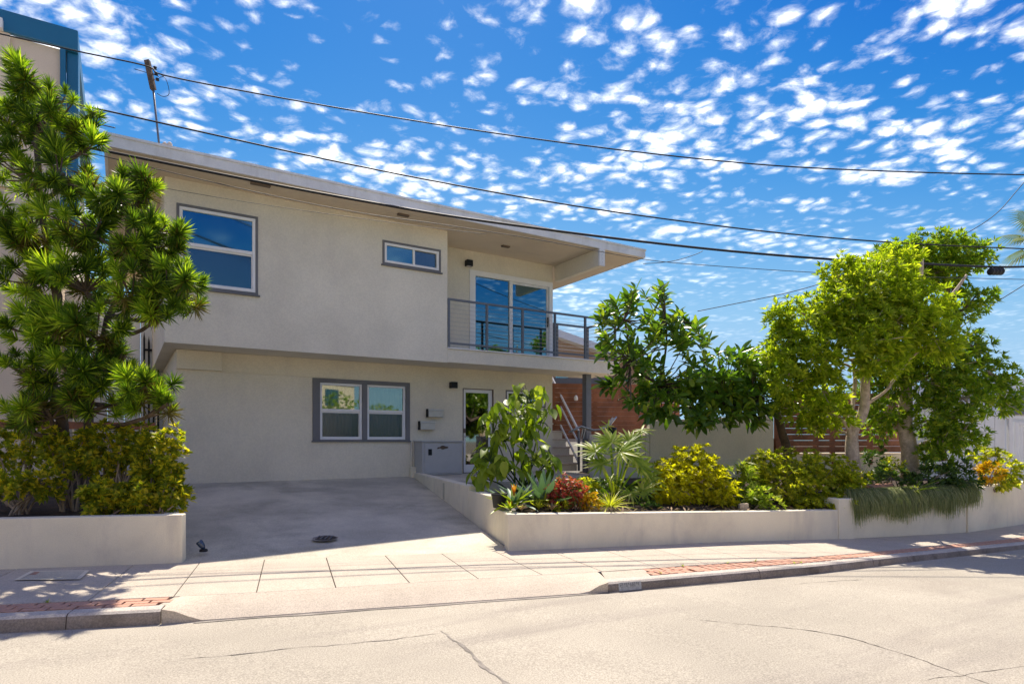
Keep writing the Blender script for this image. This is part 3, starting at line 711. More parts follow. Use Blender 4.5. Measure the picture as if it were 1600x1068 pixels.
MB().box(11.032, 11.068, UY + .067, 13.759, ZF + .085, ZF + .125).build('bottom_rail', M['metal_grey'], rail)
MB().box(10.026, 11.024, 13.767, 13.803, ZF + .085, ZF + .125).build('bottom_rail', M['metal_grey'], rail)
for k in range(9):
    z = ZF + .21 + k * .095
    for i in range(5): MB().tube([(px_[i] + .026, UY + .04, z), (px_[i + 1] - .026, UY + .04, z)], .0035, 5).build('cable', M['steel'], rail)
    MB().tube([(11.05, UY + .067, z), (11.05, 13.759, z)], .0035, 5).build('cable', M['steel'], rail)
    MB().tube([(10.026, 13.785, z), (11.024, 13.785, z)], .0035, 5).build('cable', M['steel'], rail)
MB().box(10.31, 10.48, 12.92, 13.09, -.95, ZS).build('support_post', M['metal_grey'], house, bevel=.008)

# lamps, mailboxes, cabinet on the wall
def wall_lamp(x, y, lab):
    p = onY(x, y, HY); r = thing('wall_lamp', (p.x, HY, p.z), lab, 'wall lamp', 'black wall lamps')
    MB().box(p.x - .04, p.x + .04, HY - .03, HY - .001, p.z - .05, p.z + .05).build('back_plate', M['black'], r)
    MB().box(p.x - .085, p.x + .075, HY - .17, HY - .031, p.z - .07, p.z + .075).build('lamp_body', M['black'], r, bevel=.006)
    MB().box(p.x - .06, p.x + .05, HY - .15, HY - .05, p.z - .074, p.z - .0705).build('lens', M['curtain'], r)
wall_lamp(706, 602, 'black box wall lamp beside the ground floor front door')
wall_lamp(730, 413, 'black box wall lamp on balcony wall left of sliding door')
def mailbox(x0, x1, y0, y1, lab):
    a, b = onY(x0, y0, HY - .13), onY(x1, y1, HY - .13); c = ((a.x + b.x) / 2, HY, b.z)
    r = thing('mailbox', c, lab, 'mailbox', 'mailboxes on the front wall')
    MB().box(a.x, b.x, HY - .13, HY - .001, b.z, a.z - .012).build('box', M['mailbox'], r, bevel=.01)
    MB().box(a.x - .008, b.x + .008, HY - .142, HY - .002, a.z - .05, a.z).build('lid', M['mailbox'], r, bevel=.01)
    MB().box(a.x - .016, a.x - .0005, HY - .12, HY - .002, b.z - .004, a.z + .004).build('side', M['black'], r)
mailbox(670, 693, 638.5, 651.5, 'dull metal mailbox, the upper right of the two left of the door')
mailbox(657.5, 680, 657.5, 671, 'dull metal mailbox, the lower left of the two left of the door')
cb = thing('utility_cabinet', (6.26, 13.3, -.79), 'grey metal utility cabinet standing between ground floor window and glass door', 'cabinet')
CY = 13.1
MB().box(5.76, 6.765, CY, HY - .04, -.785, -.035).build('body', M['cabinet'], cb, bevel=.012)
MB().box(5.74, 6.785, CY - .03, HY - .03, -.034, -.005).build('lid', M['cabinet'], cb, bevel=.008)
MB().box(5.81, 6.715, CY - .016, CY - .001, -.745, -.07).build('door', M['cabinet'], cb, bevel=.006)
MB().box(5.895, 5.985, CY - .03, CY - .017, -.33, -.19).build('meter_window', M['black'], cb, bevel=.01)
MB().lathe((6.27, CY - .02, -.055), [(.03, 0), (.03, .012)], 10).build('latch', M['steel'], cb)
sh = thing('metal_ornament', (6.3, CY - .03, -.16), 'dark metal fish shaped ornament fixed on the grey cabinet door', 'ornament')
vs = [];
for t in [2 * math.pi * k / 24 for k in range(24)]:
    vs.append((6.29 + .105 * math.cos(t), .038 * math.sin(t) * (1 + .3 * math.cos(3 * t))))
MB().hexa([(x, CY - .017, -.155 + z) for x, z in vs], [(x, CY - .032, -.155 + z * .8) for x, z in vs]).build('body', M['bark_dark'], sh)
MB().hexa([(6.12, CY - .017, -.19), (6.2, CY - .017, -.165), (6.2, CY - .017, -.145), (6.13, CY - .017, -.15)], [(6.12, CY - .03, -.19), (6.2, CY - .03, -.165), (6.2, CY - .03, -.145), (6.13, CY - .03, -.15)]).build('tail', M['bark_dark'], sh)

# outside stair
st = thing('staircase', (10.5, 14, -.84), 'outside stair with stone treads and steel handrails rising behind house corner', 'staircase')
n = 13; rise = (ZF + .02 + .84) / n; run = .165
SX0, SX1, SY = 9.74, 10.86, 14.0
for k in range(n):
    y = SY + k * run * 1.05; z = -.84 + (k + 1) * rise
    MB().box(SX0, SX1, y - .03, y + run * 1.05 + .02, z - .05, z).build('tread', M['tread'], st, bevel=.006)
    MB().box(SX0 + .02, SX1 - .02, y, y + .03, z - rise - .001, z - .051).build('riser', M['stucco_low'], st)
for dx, w, dz in ((0, .05, 1.0), (0, .03, .66)):
    MB().bar((SX1 - .03, SY - .1, -.84 + dz + .1), (SX1 - .03, SY + n * run * 1.05, ZF + dz + .1), w, .045).build('handrail', M['white_paint'], st)
MB().bar((SX1 - .03, SY - .1, -.62), (SX1 - .03, SY + n * run * 1.05, ZF + .2), .04, .05).build('stringer_rail', M['white_paint'], st)
MB().box(SX1 - .055, SX1 - .005, SY - .12, SY - .07, -.84, .29).build('post', M['metal_grey'], st)

# ================================================================== fences and walls right of the house
def board_fence(name, lab, p0, p1, z0, z1, n, gap, posts, dx=0, skip=None):
    root = thing(name, ((p0.x + p1.x) / 2, (p0.y + p1.y) / 2, z0), lab, 'fence'); d = (p1 - p0); d.z = 0; u = d.normalized(); s = Vector((-u.y, u.x, 0))
    h = (z1 - z0) / n
    for i in range(n):
        z = z0 + h * i; cuts = [0, .48 + .1 * ((i * 37) % 5 - 2) / 2, 1]
        for k in range(2):
            a = p0 + d * cuts[k] + u * .003; b = p0 + d * cuts[k + 1] - u * .003; o = s * random.uniform(-.004, .004)
            a = Vector((a.x, a.y, z + h / 2)) + o; b = Vector((b.x, b.y, z + h / 2)) + o
            MB().bar(a, b, .022, h - gap).build('board', M['wood'], root)
    for t in posts:
        p = p0 + d * t + s * .07; MB().box(p.x - .045, p.x + .045, p.y - .045, p.y + .045, z0 - .3, z1 - .02).build('post', M['wood'], root)
    return root
a, b = at(858, 600, 18.2), at(1062, 600, 18.8)
board_fence('wood_fence', 'tall reddish brown horizontal board fence behind stair and balcony post', a, b, .05, 1.66, 12, .006, (.03, .35, .68, .98))
a, b = at(1212, 600, 14.75), at(1424, 600, 15.5)
board_fence('wood_fence', 'dark reddish board fence behind the forked tree trunk', a, b, -.28, 1.15, 10, .007, (.02, .3, .42, .7, .98))
m = thing('retaining_wall', at(1110, 700, 14.2), 'pale stepped stucco wall behind the yellow bush below big-leaved tree', 'wall')
def seg(x0, x1, f0, f1, z0, z1, name='wall_section', zb=-1.0, th=.2):
    a, b = at(x0, 600, f0), at(x1, 600, f1)
    wall_run(name, [Vector((a.x, a.y, 0)), Vector((b.x, b.y, 0))], [z0, z1], [zb, zb], th, M['stucco_block'], '', '', m)
seg(925, 1008, 14.0, 14.2, .13, .13)
seg(1008.3, 1015, 14.2, 14.21, .28, .28)
seg(1015.3, 1209, 14.22, 14.7, .45, .60)
m2 = thing('base_wall', at(1320, 740, 14.9), 'low white base wall under the dark board fence', 'wall')
a, b = at(1211, 600, 14.8), at(1424, 600, 15.55)
wall_run('wall_section', [Vector((a.x, a.y, 0)), Vector((b.x, b.y, 0))], [-.30, -.30], [-1, -1], .18, M['wall_white'], '', '', m2)
pat = [at(930, 600, 14.1), at(1209, 600, 14.85), at(1240, 600, 19), at(912, 600, 18.0)]
setp(MB().hexa([(p.x, p.y, -1) for p in pat], [(p.x, p.y, .05) for p in pat]).build('patio', M['concrete']), kind='structure')
# lounge chair on the patio, small white fence lamps
for (x, y, f, lab) in ((900, 622, 18.1, 'small white lamp on board fence between stair rail and post'), (995, 625, 18.35, 'small white lamp on board fence right of balcony post')):
    p = at(x, y, f); r = thing('fence_lamp', p, lab, 'lamp', 'fence lamps')
    MB().lathe(p, [(.02, .09), (.03, .08), (.055, .03), (.06, -.03), (.045, -.06), (.01, -.065)][::-1], 12).build('shade', M['white_paint'], r, smooth=True)
    MB().tube([p + Vector((0, 0, .09)), p + Vector((0, 0, .14)), p + FW * .07 + Vector((0, 0, .15))], .01, 6).build('bracket', M['black'], r)
c = at(932, 675, 15.2); r = thing('lounge_chair', Vector((c.x, c.y, .05)), 'pale curved lounge chair on patio just right of balcony post', 'chair')
def lp_(u, v, z): return Vector((c.x, c.y, 0)) + RT * u + FW * v + Vector((0, 0, z))
MB().grid([[lp_(u, v, z) for (u, z) in ((-.62, .22), (-.4, .33), (-.12, .26), (.12, .27), (.3, .38), (.42, .55))] for v in (-.25, .25)]).build('seat', M['wall_white'], r, smooth=True)
for v in (-.27, .27): 
    MB().tube([lp_(-.65, v, .2), lp_(-.4, v, .34), lp_(-.1, v, .25), lp_(.12, v, .27), lp_(.3, v, .38), lp_(.44, v, .57)], .02, 6).build('frame', M['steel'], r, smooth=True)
    MB().tube([lp_(-.3, v, .3), lp_(-.35, v, .05)], .014, 6).build('leg', M['steel'], r)
    MB().tube([lp_(.22, v, .33), lp_(.28, v, .05)], .014, 6).build('leg', M['steel'], r)
p = at(956, 672, 14.9); r = thing('plant_pot', Vector((p.x, p.y, .05)), 'small dark pot on patio wall right of the lounge chair', 'pot')
MB().lathe(Vector((p.x, p.y, .05)), [(.08, 0), (.11, .2), (.115, .26), (.1, .26), (.09, .2)], 14).build('pot', M['black'], r, smooth=True)

# white side wall and gate at far right
gw = thing('white_wall', at(1500, 750, 14.6), 'white board wall beyond the trees left of white gate', 'wall')
for i in range(9):
    a, b = at(1430 + i * 15.6, 600, 14.6 + i * .04), at(1430 + (i + 1) * 15.6 - .8, 600, 14.6 + (i + 1) * .04)
    wall_run('panel', [Vector((a.x, a.y, 0)), Vector((b.x, b.y, 0))], [.72 - .02 * i] * 2, [-1.1] * 2, .05, M['white_paint'], '', '', gw, bevel=.004)
a, b = at(1428, 600, 14.57), at(1572, 600, 14.95)
wall_run('cap', [Vector((a.x, a.y, 0)), Vector((b.x, b.y, 0))], [.77, .60], [.725, .565], .12, M['white_paint'], '', '', gw, bevel=.004)
gt = thing('white_gate', at(1600, 750, 14.9), 'white slatted gate in a white frame at right edge', 'gate')
def gb(x0, x1, z0, z1, f, th, name):
    a, b = at(x0, 600, f), at(x1, 600, f); wall_run(name, [Vector((a.x, a.y, 0)), Vector((b.x, b.y, 0))], [z1] * 2, [z0] * 2, th, M['white_paint'], '', '', gt, bevel=.004)
gb(1577, 1583.5, -1.05, .52, 14.85, .09, 'post'); gb(1573, 1660, .521, .58, 14.85, .1, 'beam'); gb(1586, 1592, -1.0, .44, 14.87, .05, 'frame'); gb(1592.3, 1660, .36, .44, 14.87, .05, 'frame')
for k in range(9): gb(1593 + k * 7, 1599 + k * 7, -.98, .355, 14.9, .03, 'slat')
gb(1592.3, 1660, -1.0, -.95, 14.865, .05, 'frame')
nb = thing('white_building', at(1620, 640, 24), 'white neighbouring building with dark window seen past the right trees', 'building')
a, b = at(1555, 600, 24), at(1760, 600, 25.5)
wall_run('wall', [Vector((a.x, a.y, 0)), Vector((b.x, b.y, 0))], [2.4, 2.4], [-2, -2], 5, M['white_paint'], '', '', nb)
a, b = at(1584, 600, 23.9), at(1640, 600, 24.3)
wall_run('window', [Vector((a.x, a.y, 0)), Vector((b.x, b.y, 0))], [1.75, 1.75], [1.0, 1.0], .08, M['dark_room'], '', '', nb, bevel=0)

# neighbour behind the balcony: low tan house with white verge
tn = thing('tan_house', at(900, 650, 27), 'tan neighbouring house with white roof edge behind the balcony railing', 'house')
P = [(855, 517), (870, 522), (940, 547), (1010, 570)]
def tv(x, y, f): return at(x, y, f)
f = 27
lo = [tv(850, 690, f), tv(1015, 690, f), tv(1015, 574, f), tv(850, 518, f)]
MB().hexa(lo, [p + Vector((.3, .954, 0)) * 7 for p in lo]).build('wall', M['tan_house'], tn)
e0, e1 = tv(846, 505, f - .5), tv(1025, 568, f - .5); e2, e3 = tv(1025, 578, f - .5), tv(846, 517, f - .5)
MB().hexa([e0, e1, e2, e3], [p + Vector((.3, .954, 0)) * 7.6 for p in (e0, e1, e2, e3)]).build('roof', M['white_paint'], tn)
wd = [tv(868, 596, f - .05), tv(888, 596, f - .05), tv(888, 586, f - .05), tv(868, 586, f - .05)]
MB().hexa(wd, [p + FW * .04 for p in wd]).build('window', M['glass_up'], tn)
# dark roof and sheds seen just under the balcony slab
sdh = thing('shed', at(900, 640, 23), 'dark flat roofed shed with pale posts peeking over board fence', 'shed')
a = at(866, 590, 22); MB().hexa([at(864, 599, 22), at(960, 599, 22), at(960, 590, 22), at(864, 590, 22)], [p + FW * 3 for p in (at(864, 599, 22), at(960, 599, 22), at(960, 590, 22), at(864, 590, 22))]).build('roof', M['metal_grey'], sdh)
MB().hexa([at(864, 690, 22.3), at(960, 690, 22.3), at(960, 599.5, 22.3), at(864, 599.5, 22.3)], [p + FW * 2 for p in (at(864, 690, 22.3), at(960, 690, 22.3), at(960, 599.5, 22.3), at(864, 599.5, 22.3))]).build('wall', M['cabinet'], sdh)

# tall neighbour on the left with blue metal edging
nbx = thing('tall_building', (-4, 18, -.8), 'tall beige neighbouring building with blue metal parapet edging at upper left', 'building')
BY = 16.5; bx1 = onY(94, 60, BY).x; zt = onY(60, 42, BY).z
MB().box(-9, bx1, BY, 27, -2, 8.35).build('wall', M['beige'], nbx)
MB().box(-9.1, bx1 + .32, BY - .12, BY - .005, 8.36, 8.80).build('parapet', M['blue_trim'], nbx, bevel=.02)
MB().box(bx1 + .05, bx1 + .32, BY - .0, 27, 8.36, 8.80).build('parapet', M['blue_trim'], nbx)
MB().box(bx1 + .001, bx1 + .10, BY - .10, BY + .15, 4.4, 8.355).build('corner_fin', M['blue_trim'], nbx, bevel=.02)
MB().box(bx1 + .11, bx1 + .32, BY + .02, BY + .6, 4.2, 8.355).build('corner_fin', M['blue_trim'], nbx, bevel=.02)
MB().box(-2.35, -1.95, BY - .09, BY - .003, 5.2, 8.355).build('pilaster', M['beige'], nbx)
MB().box(-2.75, -2.05, BY - .25, BY - .1, 8.355, 8.55).build('cap_block', M['white_paint'], nbx)
for z in (7.55, 6.7, 5.85): MB().box(-1.94, bx1 - .01, BY - .02, BY - .002, z, z + .03).build('board_joint', M['beige'], nbx)
# pale yard wall with dark iron gate between the neighbour and the house
yw = thing('yard_wall', (.2, 18, -.8), 'pale panelled yard wall between left neighbour and house', 'wall')
x = -1.3
while x < .85:
    MB().box(x, min(x + .33, .875), 17.9, 18.0, -1.2, 3.5).build('panel', M['white_paint'], yw, bevel=.01); x += .34
ig = thing('iron_gate', (.63, 17.8, -.8), 'narrow black iron gate beside the house corner behind left tree', 'gate')
for i in range(4): MB().tube([(.47 + i * .1, 17.8, -1.0), (.47 + i * .1, 17.8, 2.5 - .1 * (i % 2)), (.47 + i * .1, 17.8, 2.66 - .1 * (i % 2))], [.022, .022, .002], 6).build('bar', M['black'], ig)
for z in (-.6, 1.0, 2.2): MB().box(.45, .8, 17.82, 17.85, z, z + .05).build('rail', M['black'], ig)
p0, p1 = at(-40, 662, 9.9), at(242, 666, 10.6)
rl = setp(MB().bar(p0, p1, .06, .12).build('wooden_rail', M['wood'], bevel=.006), 'reddish wooden rail behind the left hedge', 'rail')

# ================================================================== vegetation helpers
def np_mesh(name, V, Fc, mat, smooth=False):
    me = bpy.data.meshes.new(name); V = np.asarray(V, np.float32); Fc = np.asarray(Fc, np.int32); k = Fc.shape[1]
    me.vertices.add(len(V)); me.vertices.foreach_set('co', V.ravel())
    me.loops.add(Fc.size); me.loops.foreach_set('vertex_index', Fc.ravel())
    me.polygons.add(len(Fc)); me.polygons.foreach_set('loop_start', np.arange(0, Fc.size, k, dtype=np.int32))
    me.update(calc_edges=True); me.validate(); me.materials.append(mat); return me
def unit(a): return a / np.maximum(np.linalg.norm(a, axis=-1, keepdims=True), 1e-9)
def leaves(base, dirs, L, Wd, droop=.15, fold=.22, up=None):
    """many small folded leaves: base points, directions, lengths, widths -> verts, tris"""
    n = len(base); dirs = unit(dirs); L = np.broadcast_to(np.asarray(L, float).reshape(-1, 1), (n, 1)); Wd = np.broadcast_to(np.asarray(Wd, float).reshape(-1, 1), (n, 1))
    if up is None: up = np.tile([0, 0, 1.0], (n, 1)) + rng.normal(0, .45, (n, 3))
    side = unit(np.cross(dirs, up)); nrm = np.cross(side, dirs); Z = np.array([0, 0, 1.0])
    m = base + dirs * L * .45 - Z * L * droop * .2
    t = base + dirs * L - Z * L * droop
    l = m + side * Wd / 2 + nrm * Wd * fold; r = m - side * Wd / 2 + nrm * Wd * fold
    V = np.stack([base, l, r, t, m], 1).reshape(-1, 3)
    o = np.arange(n)[:, None, None] * 5
    Fc = (np.array([[0, 1, 4], [0, 4, 2], [1, 3, 4], [4, 3, 2]])[None] + o).reshape(-1, 3)
    return V, Fc
def whorls(cent, axes, per, L, Wd, tilt=(.5, 1.25), droop=.15, fold=.22):
    """rosettes of leaves: every centre carries `per` leaves around its axis"""
    n = len(cent); axes = unit(axes)
    ref = np.tile([.21, .37, .9], (n, 1)); a = unit(np.cross(axes, ref)); b = np.cross(axes, a)
    ph = (np.arange(per)[None] * 2.399 + rng.uniform(0, 6.28, (n, 1)))
    ti = rng.uniform(tilt[0], tilt[1], (n, per))
    d = axes[:, None] * np.cos(ti)[..., None] + (a[:, None] * np.cos(ph)[..., None] + b[:, None] * np.sin(ph)[..., None]) * np.sin(ti)[..., None]
    up = np.broadcast_to(axes[:, None], d.shape)
    N = n * per; LL = L * rng.uniform(.7, 1.2, N); WW = Wd * rng.uniform(.75, 1.2, N)
    return leaves(np.repeat(cent, per, 0) + d.reshape(-1, 3) * .01, d.reshape(-1, 3), LL, WW, droop, fold, up.reshape(-1, 3) + rng.normal(0, .15, (N, 3)))
def join(parts):
    V = []; Fc = []; o = 0
    for v, f in parts: V.append(v); Fc.append(f + o); o += len(v)
    return np.concatenate(V), np.concatenate(Fc)
def blobs_px(bl, n, fz=.9, shell=.55):
    """sample points in ellipsoids given as (px, py, rx, ry, fwd); depth radius follows rx"""
    w = np.array([b[2] * b[3] for b in bl], float); w /= w.sum(); C = []; A = []
    for b, k in zip(bl, rng.multinomial(n, w)):
        x, y, rx, ry, f = b; s = f / F_PX; c = at(x, y, f)
        u = unit(rng.normal(size=(k, 3))); r = (shell + (1 - shell) * rng.random((k, 1)) ** .6) * (1 + .16 * np.sin(u[:, :1] * 5 + u[:, 2:] * 4 + b[0]))
        loc = u * r
        P = np.array(c)[None] + loc[:, :1] * np.array(RT) * rx * s + loc[:, 1:2] * np.array(FW) * rx * s * fz + loc[:, 2:] * np.array([0, 0, 1.0]) * ry * s
        C.append(P); A.append(u)
    return np.concatenate(C), np.concatenate(A)
def limb(m, pts, r0, r1, n=8, wob=.03):
    P = []
    pts = [Vector(p) for p in pts]
    for i in range(len(pts) - 1):
        for k in range(4): 
            t = k / 4; p0 = pts[max(i - 1, 0)]; p1 = pts[i]; p2 = pts[i + 1]; p3 = pts[min(i + 2, len(pts) - 1)]
            P.append(.5 * ((2 * p1) + (p2 - p0) * t + (2 * p0 - 5 * p1 + 4 * p2 - p3) * t * t + (3 * p1 - p0 - 3 * p2 + p3) * t ** 3))
    P.append(pts[-1])
    P = [p + noise.noise_vector(p * 2.3) * wob for p in P]
    rs = [r0 + (r1 - r0) * i / (len(P) - 1) for i in range(len(P))]; rs = [r * (1 + .14 * noise.noise(p * 5)) for r, p in zip(rs, P)]
    m.tube(P, rs, n); return P
def bush(name, label, cat, bl, n, per, L, Wd, mat, base, group=None, tilt=(.4, 1.3), droop=.2, stems=7, stem_r=.014, stem_mat='twig', upb=.7, shell=.5, extra=None, fz=.9):
    root = thing(name, base, label, cat, group)
    C, A = blobs_px(bl, n, fz, shell); A = A + np.array([0, 0, upb])
    V, Fc = whorls(C, A, per, L, Wd, tilt, droop)
    link('foliage', np_mesh('foliage', V, Fc, M[mat]), None, root)
    if extra:
        k, em, eL, eW = extra; idx = rng.choice(len(C), k); V, Fc = whorls(C[idx] + np.array([0, 0, .02]), A[idx], per, eL, eW, tilt, droop)
        link('yellow_tips', np_mesh('tips', V, Fc, M[em]), None, root)['kind'] = 'stuff'
    m = MB(); order = rng.choice(len(C), min(stems, len(C)), replace=False)
    for i in order:
        e = Vector(C[i]); b = Vector(base) + Vector((random.uniform(-.12, .12), random.uniform(-.12, .12), -.05))
        limb(m, [b, b.lerp(e, .5) + Vector((random.uniform(-.08, .08), random.uniform(-.08, .08), .04)), e], stem_r, stem_r * .4, 6, .015)
    if stems: m.build('stems', M[stem_mat], root, smooth=True, fix=False)
    return root
def blade_mesh(name, L, Wd, th, curve, mat, n=7, cup=.2, tipw=.0, shape=None):
    """a strap / agave blade along +X, bending to +Z by `curve`, cupped"""
    V = []; F_ = []
    for i in range(n):
        t = i / (n - 1); w = Wd / 2 * (shape(t) if shape else min(1, .45 + t * 1.4) * (1 - t ** 2.6) + tipw)
        x = L * t; z = curve * L * t * t
        V += [(x, -w, z + cup * w), (x, 0, z - th * (1 - t)), (x, w, z + cup * w)]
    for i in range(n - 1):
        for k in range(2): a = i * 3 + k; F_.append((a, a + 1, a + 4, a + 3))
    me = bpy.data.meshes.new(name); me.from_pydata(V, [], F_); me.update(); me.materials.append(mat)
    me.polygons.foreach_set('use_smooth', [True] * len(me.polygons)); return me
def put(me, name, root, pos, yaw, pitch, roll=0, s=1.0):
    o = bpy.data.objects.new(name, me); COL.objects.link(o); attach(o, root)
    o.matrix_basis = Matrix.Translation(pos) @ Matrix.Rotation(yaw, 4, 'Z') @ Matrix.Rotation(-pitch, 4, 'Y') @ Matrix.Rotation(roll, 4, 'X') @ Matrix.Scale(s, 4)
    return o
def rosette(name, label, cat, pos, me_list, n, pitch, s=(.8, 1.1), group=None, pname='blade', root=None):
    root = root or thing(name, pos, label, cat, group)
    for k in range(n):
        t = k / n; pi = pitch[1] + (pitch[0] - pitch[1]) * t
        put(random.choice(me_list), pname, root, Vector(pos) + Vector((0, 0, .04 * t)), k * 2.399 + random.uniform(-.2, .2), pi + random.uniform(-.1, .1), 0, random.uniform(*s) * (.72 + .28 * t))
    return root

# ================================================================== left tree (needle rosettes on bare limbs)
lt = thing('spiky_tree', at(105, 800, 8.3), 'tall spiky needled tree with bare curving limbs at left', 'tree')
def rosette_mesh(seed, n, L, spread):
    r = np.random.default_rng(seed); ph = np.arange(n) * 2.399; ti = .12 + (np.arange(n) / n) ** .75 * spread
    ti = ti + r.normal(0, .12, n)
    d = np.stack([np.sin(ti) * np.cos(ph), np.sin(ti) * np.sin(ph), np.cos(ti)], 1)
    LL = L * r.uniform(.75, 1.1, n)[:, None]; w = .0092
    b = np.zeros((n, 3)); b[:, 2] = (1 - np.arange(n) / n) * .10 - .06
    s = unit(np.cross(d, r.normal(size=(n, 3)))); m = b + d * LL * .55; t = b + d * LL - np.array([0, 0, 1]) * LL * .06 * np.sin(ti)[:, None]
    V = np.stack([b - s * w * .6, b + s * w * .6, m + s * w, t, m - s * w], 1).reshape(-1, 3); o = np.arange(n)[:, None, None] * 5
    Fc = (np.array([[0, 1, 2], [0, 2, 4], [4, 2, 3]])[None] + o).reshape(-1, 3)
    return np_mesh('needle_cluster', V, Fc, M['pine'])
RM = [rosette_mesh(i, (120, 90, 130, 80)[i % 4], (.25, .22, .23, .26)[i % 4], (1.75, 1.3, 1.9, 1.1)[i % 4]) for i in range(8)]
for i in (1, 3, 6): RM[i].materials.clear(); RM[i].materials.append(M['pine_b'])
RO = rosette_mesh(9, 60, .22, 2.2); RO.materials.clear(); RO.materials.append(M['pine_old'])
tree_bl = [(48, 118, 34, 40, 8.2), (85, 190, 55, 60, 8.3), (150, 178, 10, 36, 8.5), (140, 225, 30, 30, 8.4), (20, 180, 30, 55, 8.4), (25, 265, 40, 40, 8.2), (100, 270, 55, 45, 8.0), (185, 305, 55, 38, 7.9), (232, 285, 20, 30, 8.0),
           (45, 345, 55, 55, 8.0), (130, 350, 60, 45, 7.8), (215, 375, 55, 50, 7.7), (262, 360, 26, 50, 7.9), (285, 440, 38, 38, 7.6), (300, 470, 24, 22, 7.8), (220, 450, 55, 42, 7.6), (130, 440, 60, 50, 7.9), (50, 430, 50, 60, 8.2),
           (260, 490, 36, 26, 7.6), (60, 515, 55, 40, 7.6), (140, 510, 60, 42, 7.6), (40, 575, 40, 36, 7.5), (120, 580, 60, 40, 7.6), (195, 560, 35, 40, 8.0), (225, 610, 45, 42, 7.6), (258, 632, 28, 26, 7.5), (160, 630, 60, 28, 7.8), (70, 640, 50, 26, 7.9), (20, 650, 25, 25, 8.0)]
tm = MB(); TB = {}
def tpx(x, y, f=8.3): return at(x, y, f)
trunk = [tpx(112, 808), tpx(108, 740), tpx(95, 650), tpx(80, 560), tpx(90, 460), tpx(70, 360), tpx(60, 250), tpx(70, 140)]
trm = MB(); TP = limb(trm, trunk, .085, .028, 10, .05); trm.build('trunk', M['bark_dark'], lt, smooth=True, fix=False)
lm = MB()
tr2 = [tpx(125, 808, 8.5), tpx(135, 700, 8.6), tpx(150, 560, 8.4), tpx(190, 440, 8.0), tpx(205, 330, 8.0)]; TP += limb(lm, tr2, .07, .03, 8, .05)
nl = 0
for bi, (x, y, rx, ry, f) in enumerate(tree_bl):
    rx, ry = rx * .94, ry * .88
    c = at(x, y, f); q = min(TP, key=lambda p: (p - c).length + max(0, p.z - c.z + .15) * 2)
    path = [q, q.lerp(c, .5) + Vector((random.uniform(-.1, .1), random.uniform(-.1, .1), -.10)), c]; B = limb(lm, path, .034, .02, 7, .05)
    area = rx * ry; k = max(3, int(area / 104))
    for j in range(k):
        u = unit(rng.normal(size=3)); r = (.35 + .65 * rng.random() ** .5); s = f / F_PX
        p = c + RT * float(u[0] * r * rx * s) + FW * float(u[1] * r * rx * s * .9) + Vector((0, 0, float(u[2] * r * ry * s)))
        ax = Vector((float(u[0]) * .9 * RT.x + float(u[1]) * FW.x, float(u[0]) * .9 * RT.y + float(u[1]) * FW.y, float(u[2]) * .5 + .65)) - FW * .35; ax.normalize()
        o = bpy.data.objects.new('needle_cluster', RM[nl % 8]); COL.objects.link(o); attach(o, lt)
        sc = random.choice((random.uniform(.45, .7), random.uniform(.65, 1.0)))
        o.matrix_basis = Matrix.Translation(p) @ ax.to_track_quat('Z', 'Y').to_matrix().to_4x4() @ Matrix.Rotation(random.uniform(0, 6.28), 4, 'Z') @ Matrix.Diagonal((sc, sc, sc * random.uniform(.9, 1.25), 1)); nl += 1
        if random.random() < .18:
            o = bpy.data.objects.new('dry_cluster', RO); COL.objects.link(o); attach(o, lt)
            o.matrix_basis = Matrix.Translation(p - ax * .07) @ ax.to_track_quat('Z', 'Y').to_matrix().to_4x4() @ Matrix.Scale(.9, 4)
        e = B[-3 if len(B) > 3 else -1]
        lm.tube([e, e.lerp(p, .55) - ax * .03, p - ax * .05], [.014, .011, .009], 5, False)
lm.build('limbs', M['bark_dark'], lt, smooth=True, fix=False)

# left hedge: separate shrubs of variegated leaves on bare grey stems
def hedge(x0, x1, y0, y1, f, label, n, ybase=806):
    bl = []; w = (x1 - x0); k = max(2, int(w / 42))
    for i in range(k): 
        cx = x0 + w * (i + .5) / k; bl.append((cx, y0 + (y1 - y0) * random.uniform(.42, .55), w / k * .62, (y1 - y0) * .55, f + random.uniform(-.1, .25)))
    b = at((x0 + x1) / 2, ybase, f + .1); b.z = -.9
    return bush('variegated_shrub', label, 'shrub', bl, int(n * .8), 9, .088, .042, 'hedge', b, 'shrubs in the left planter', (.35, 1.35), .12, 12, .016, upb=.9, shell=.25, extra=(int(n * .14), 'spiky', .055, .028))
hedge(-30, 85, 655, 730, 8.4, 'variegated shrub at the left edge, its leaves high above planter', 260)
hedge(-40, 95, 735, 780, 7.5, 'low gnarled variegated shrub at left end of planter wall', 220)
hedge(70, 150, 672, 745, 7.9, 'variegated shrub in front of the spiky tree trunk', 230)
hedge(135, 235, 668, 745, 7.9, 'tall variegated shrub right of the spiky tree trunk', 300)
hedge(212, 284, 678, 765, 7.8, 'tall variegated shrub overhanging the driveway corner of planter', 300)
hedge(135, 215, 755, 806, 7.42, 'low variegated shrub in middle of the left planter', 240)
hedge(205, 288, 755, 806, 7.42, 'low variegated shrub at right end of the left planter', 280)

# ================================================================== garden right of the drive
def soilz(l): return (wt(l) if l < 5.2 else -.93)
def gpos(x, f, dz=0): 
    l = (x - CX) / F_PX * f; return cw(l, f, max(soilz(l) - .03, -.98 if f - bak(l) > 1 else -2) + dz)

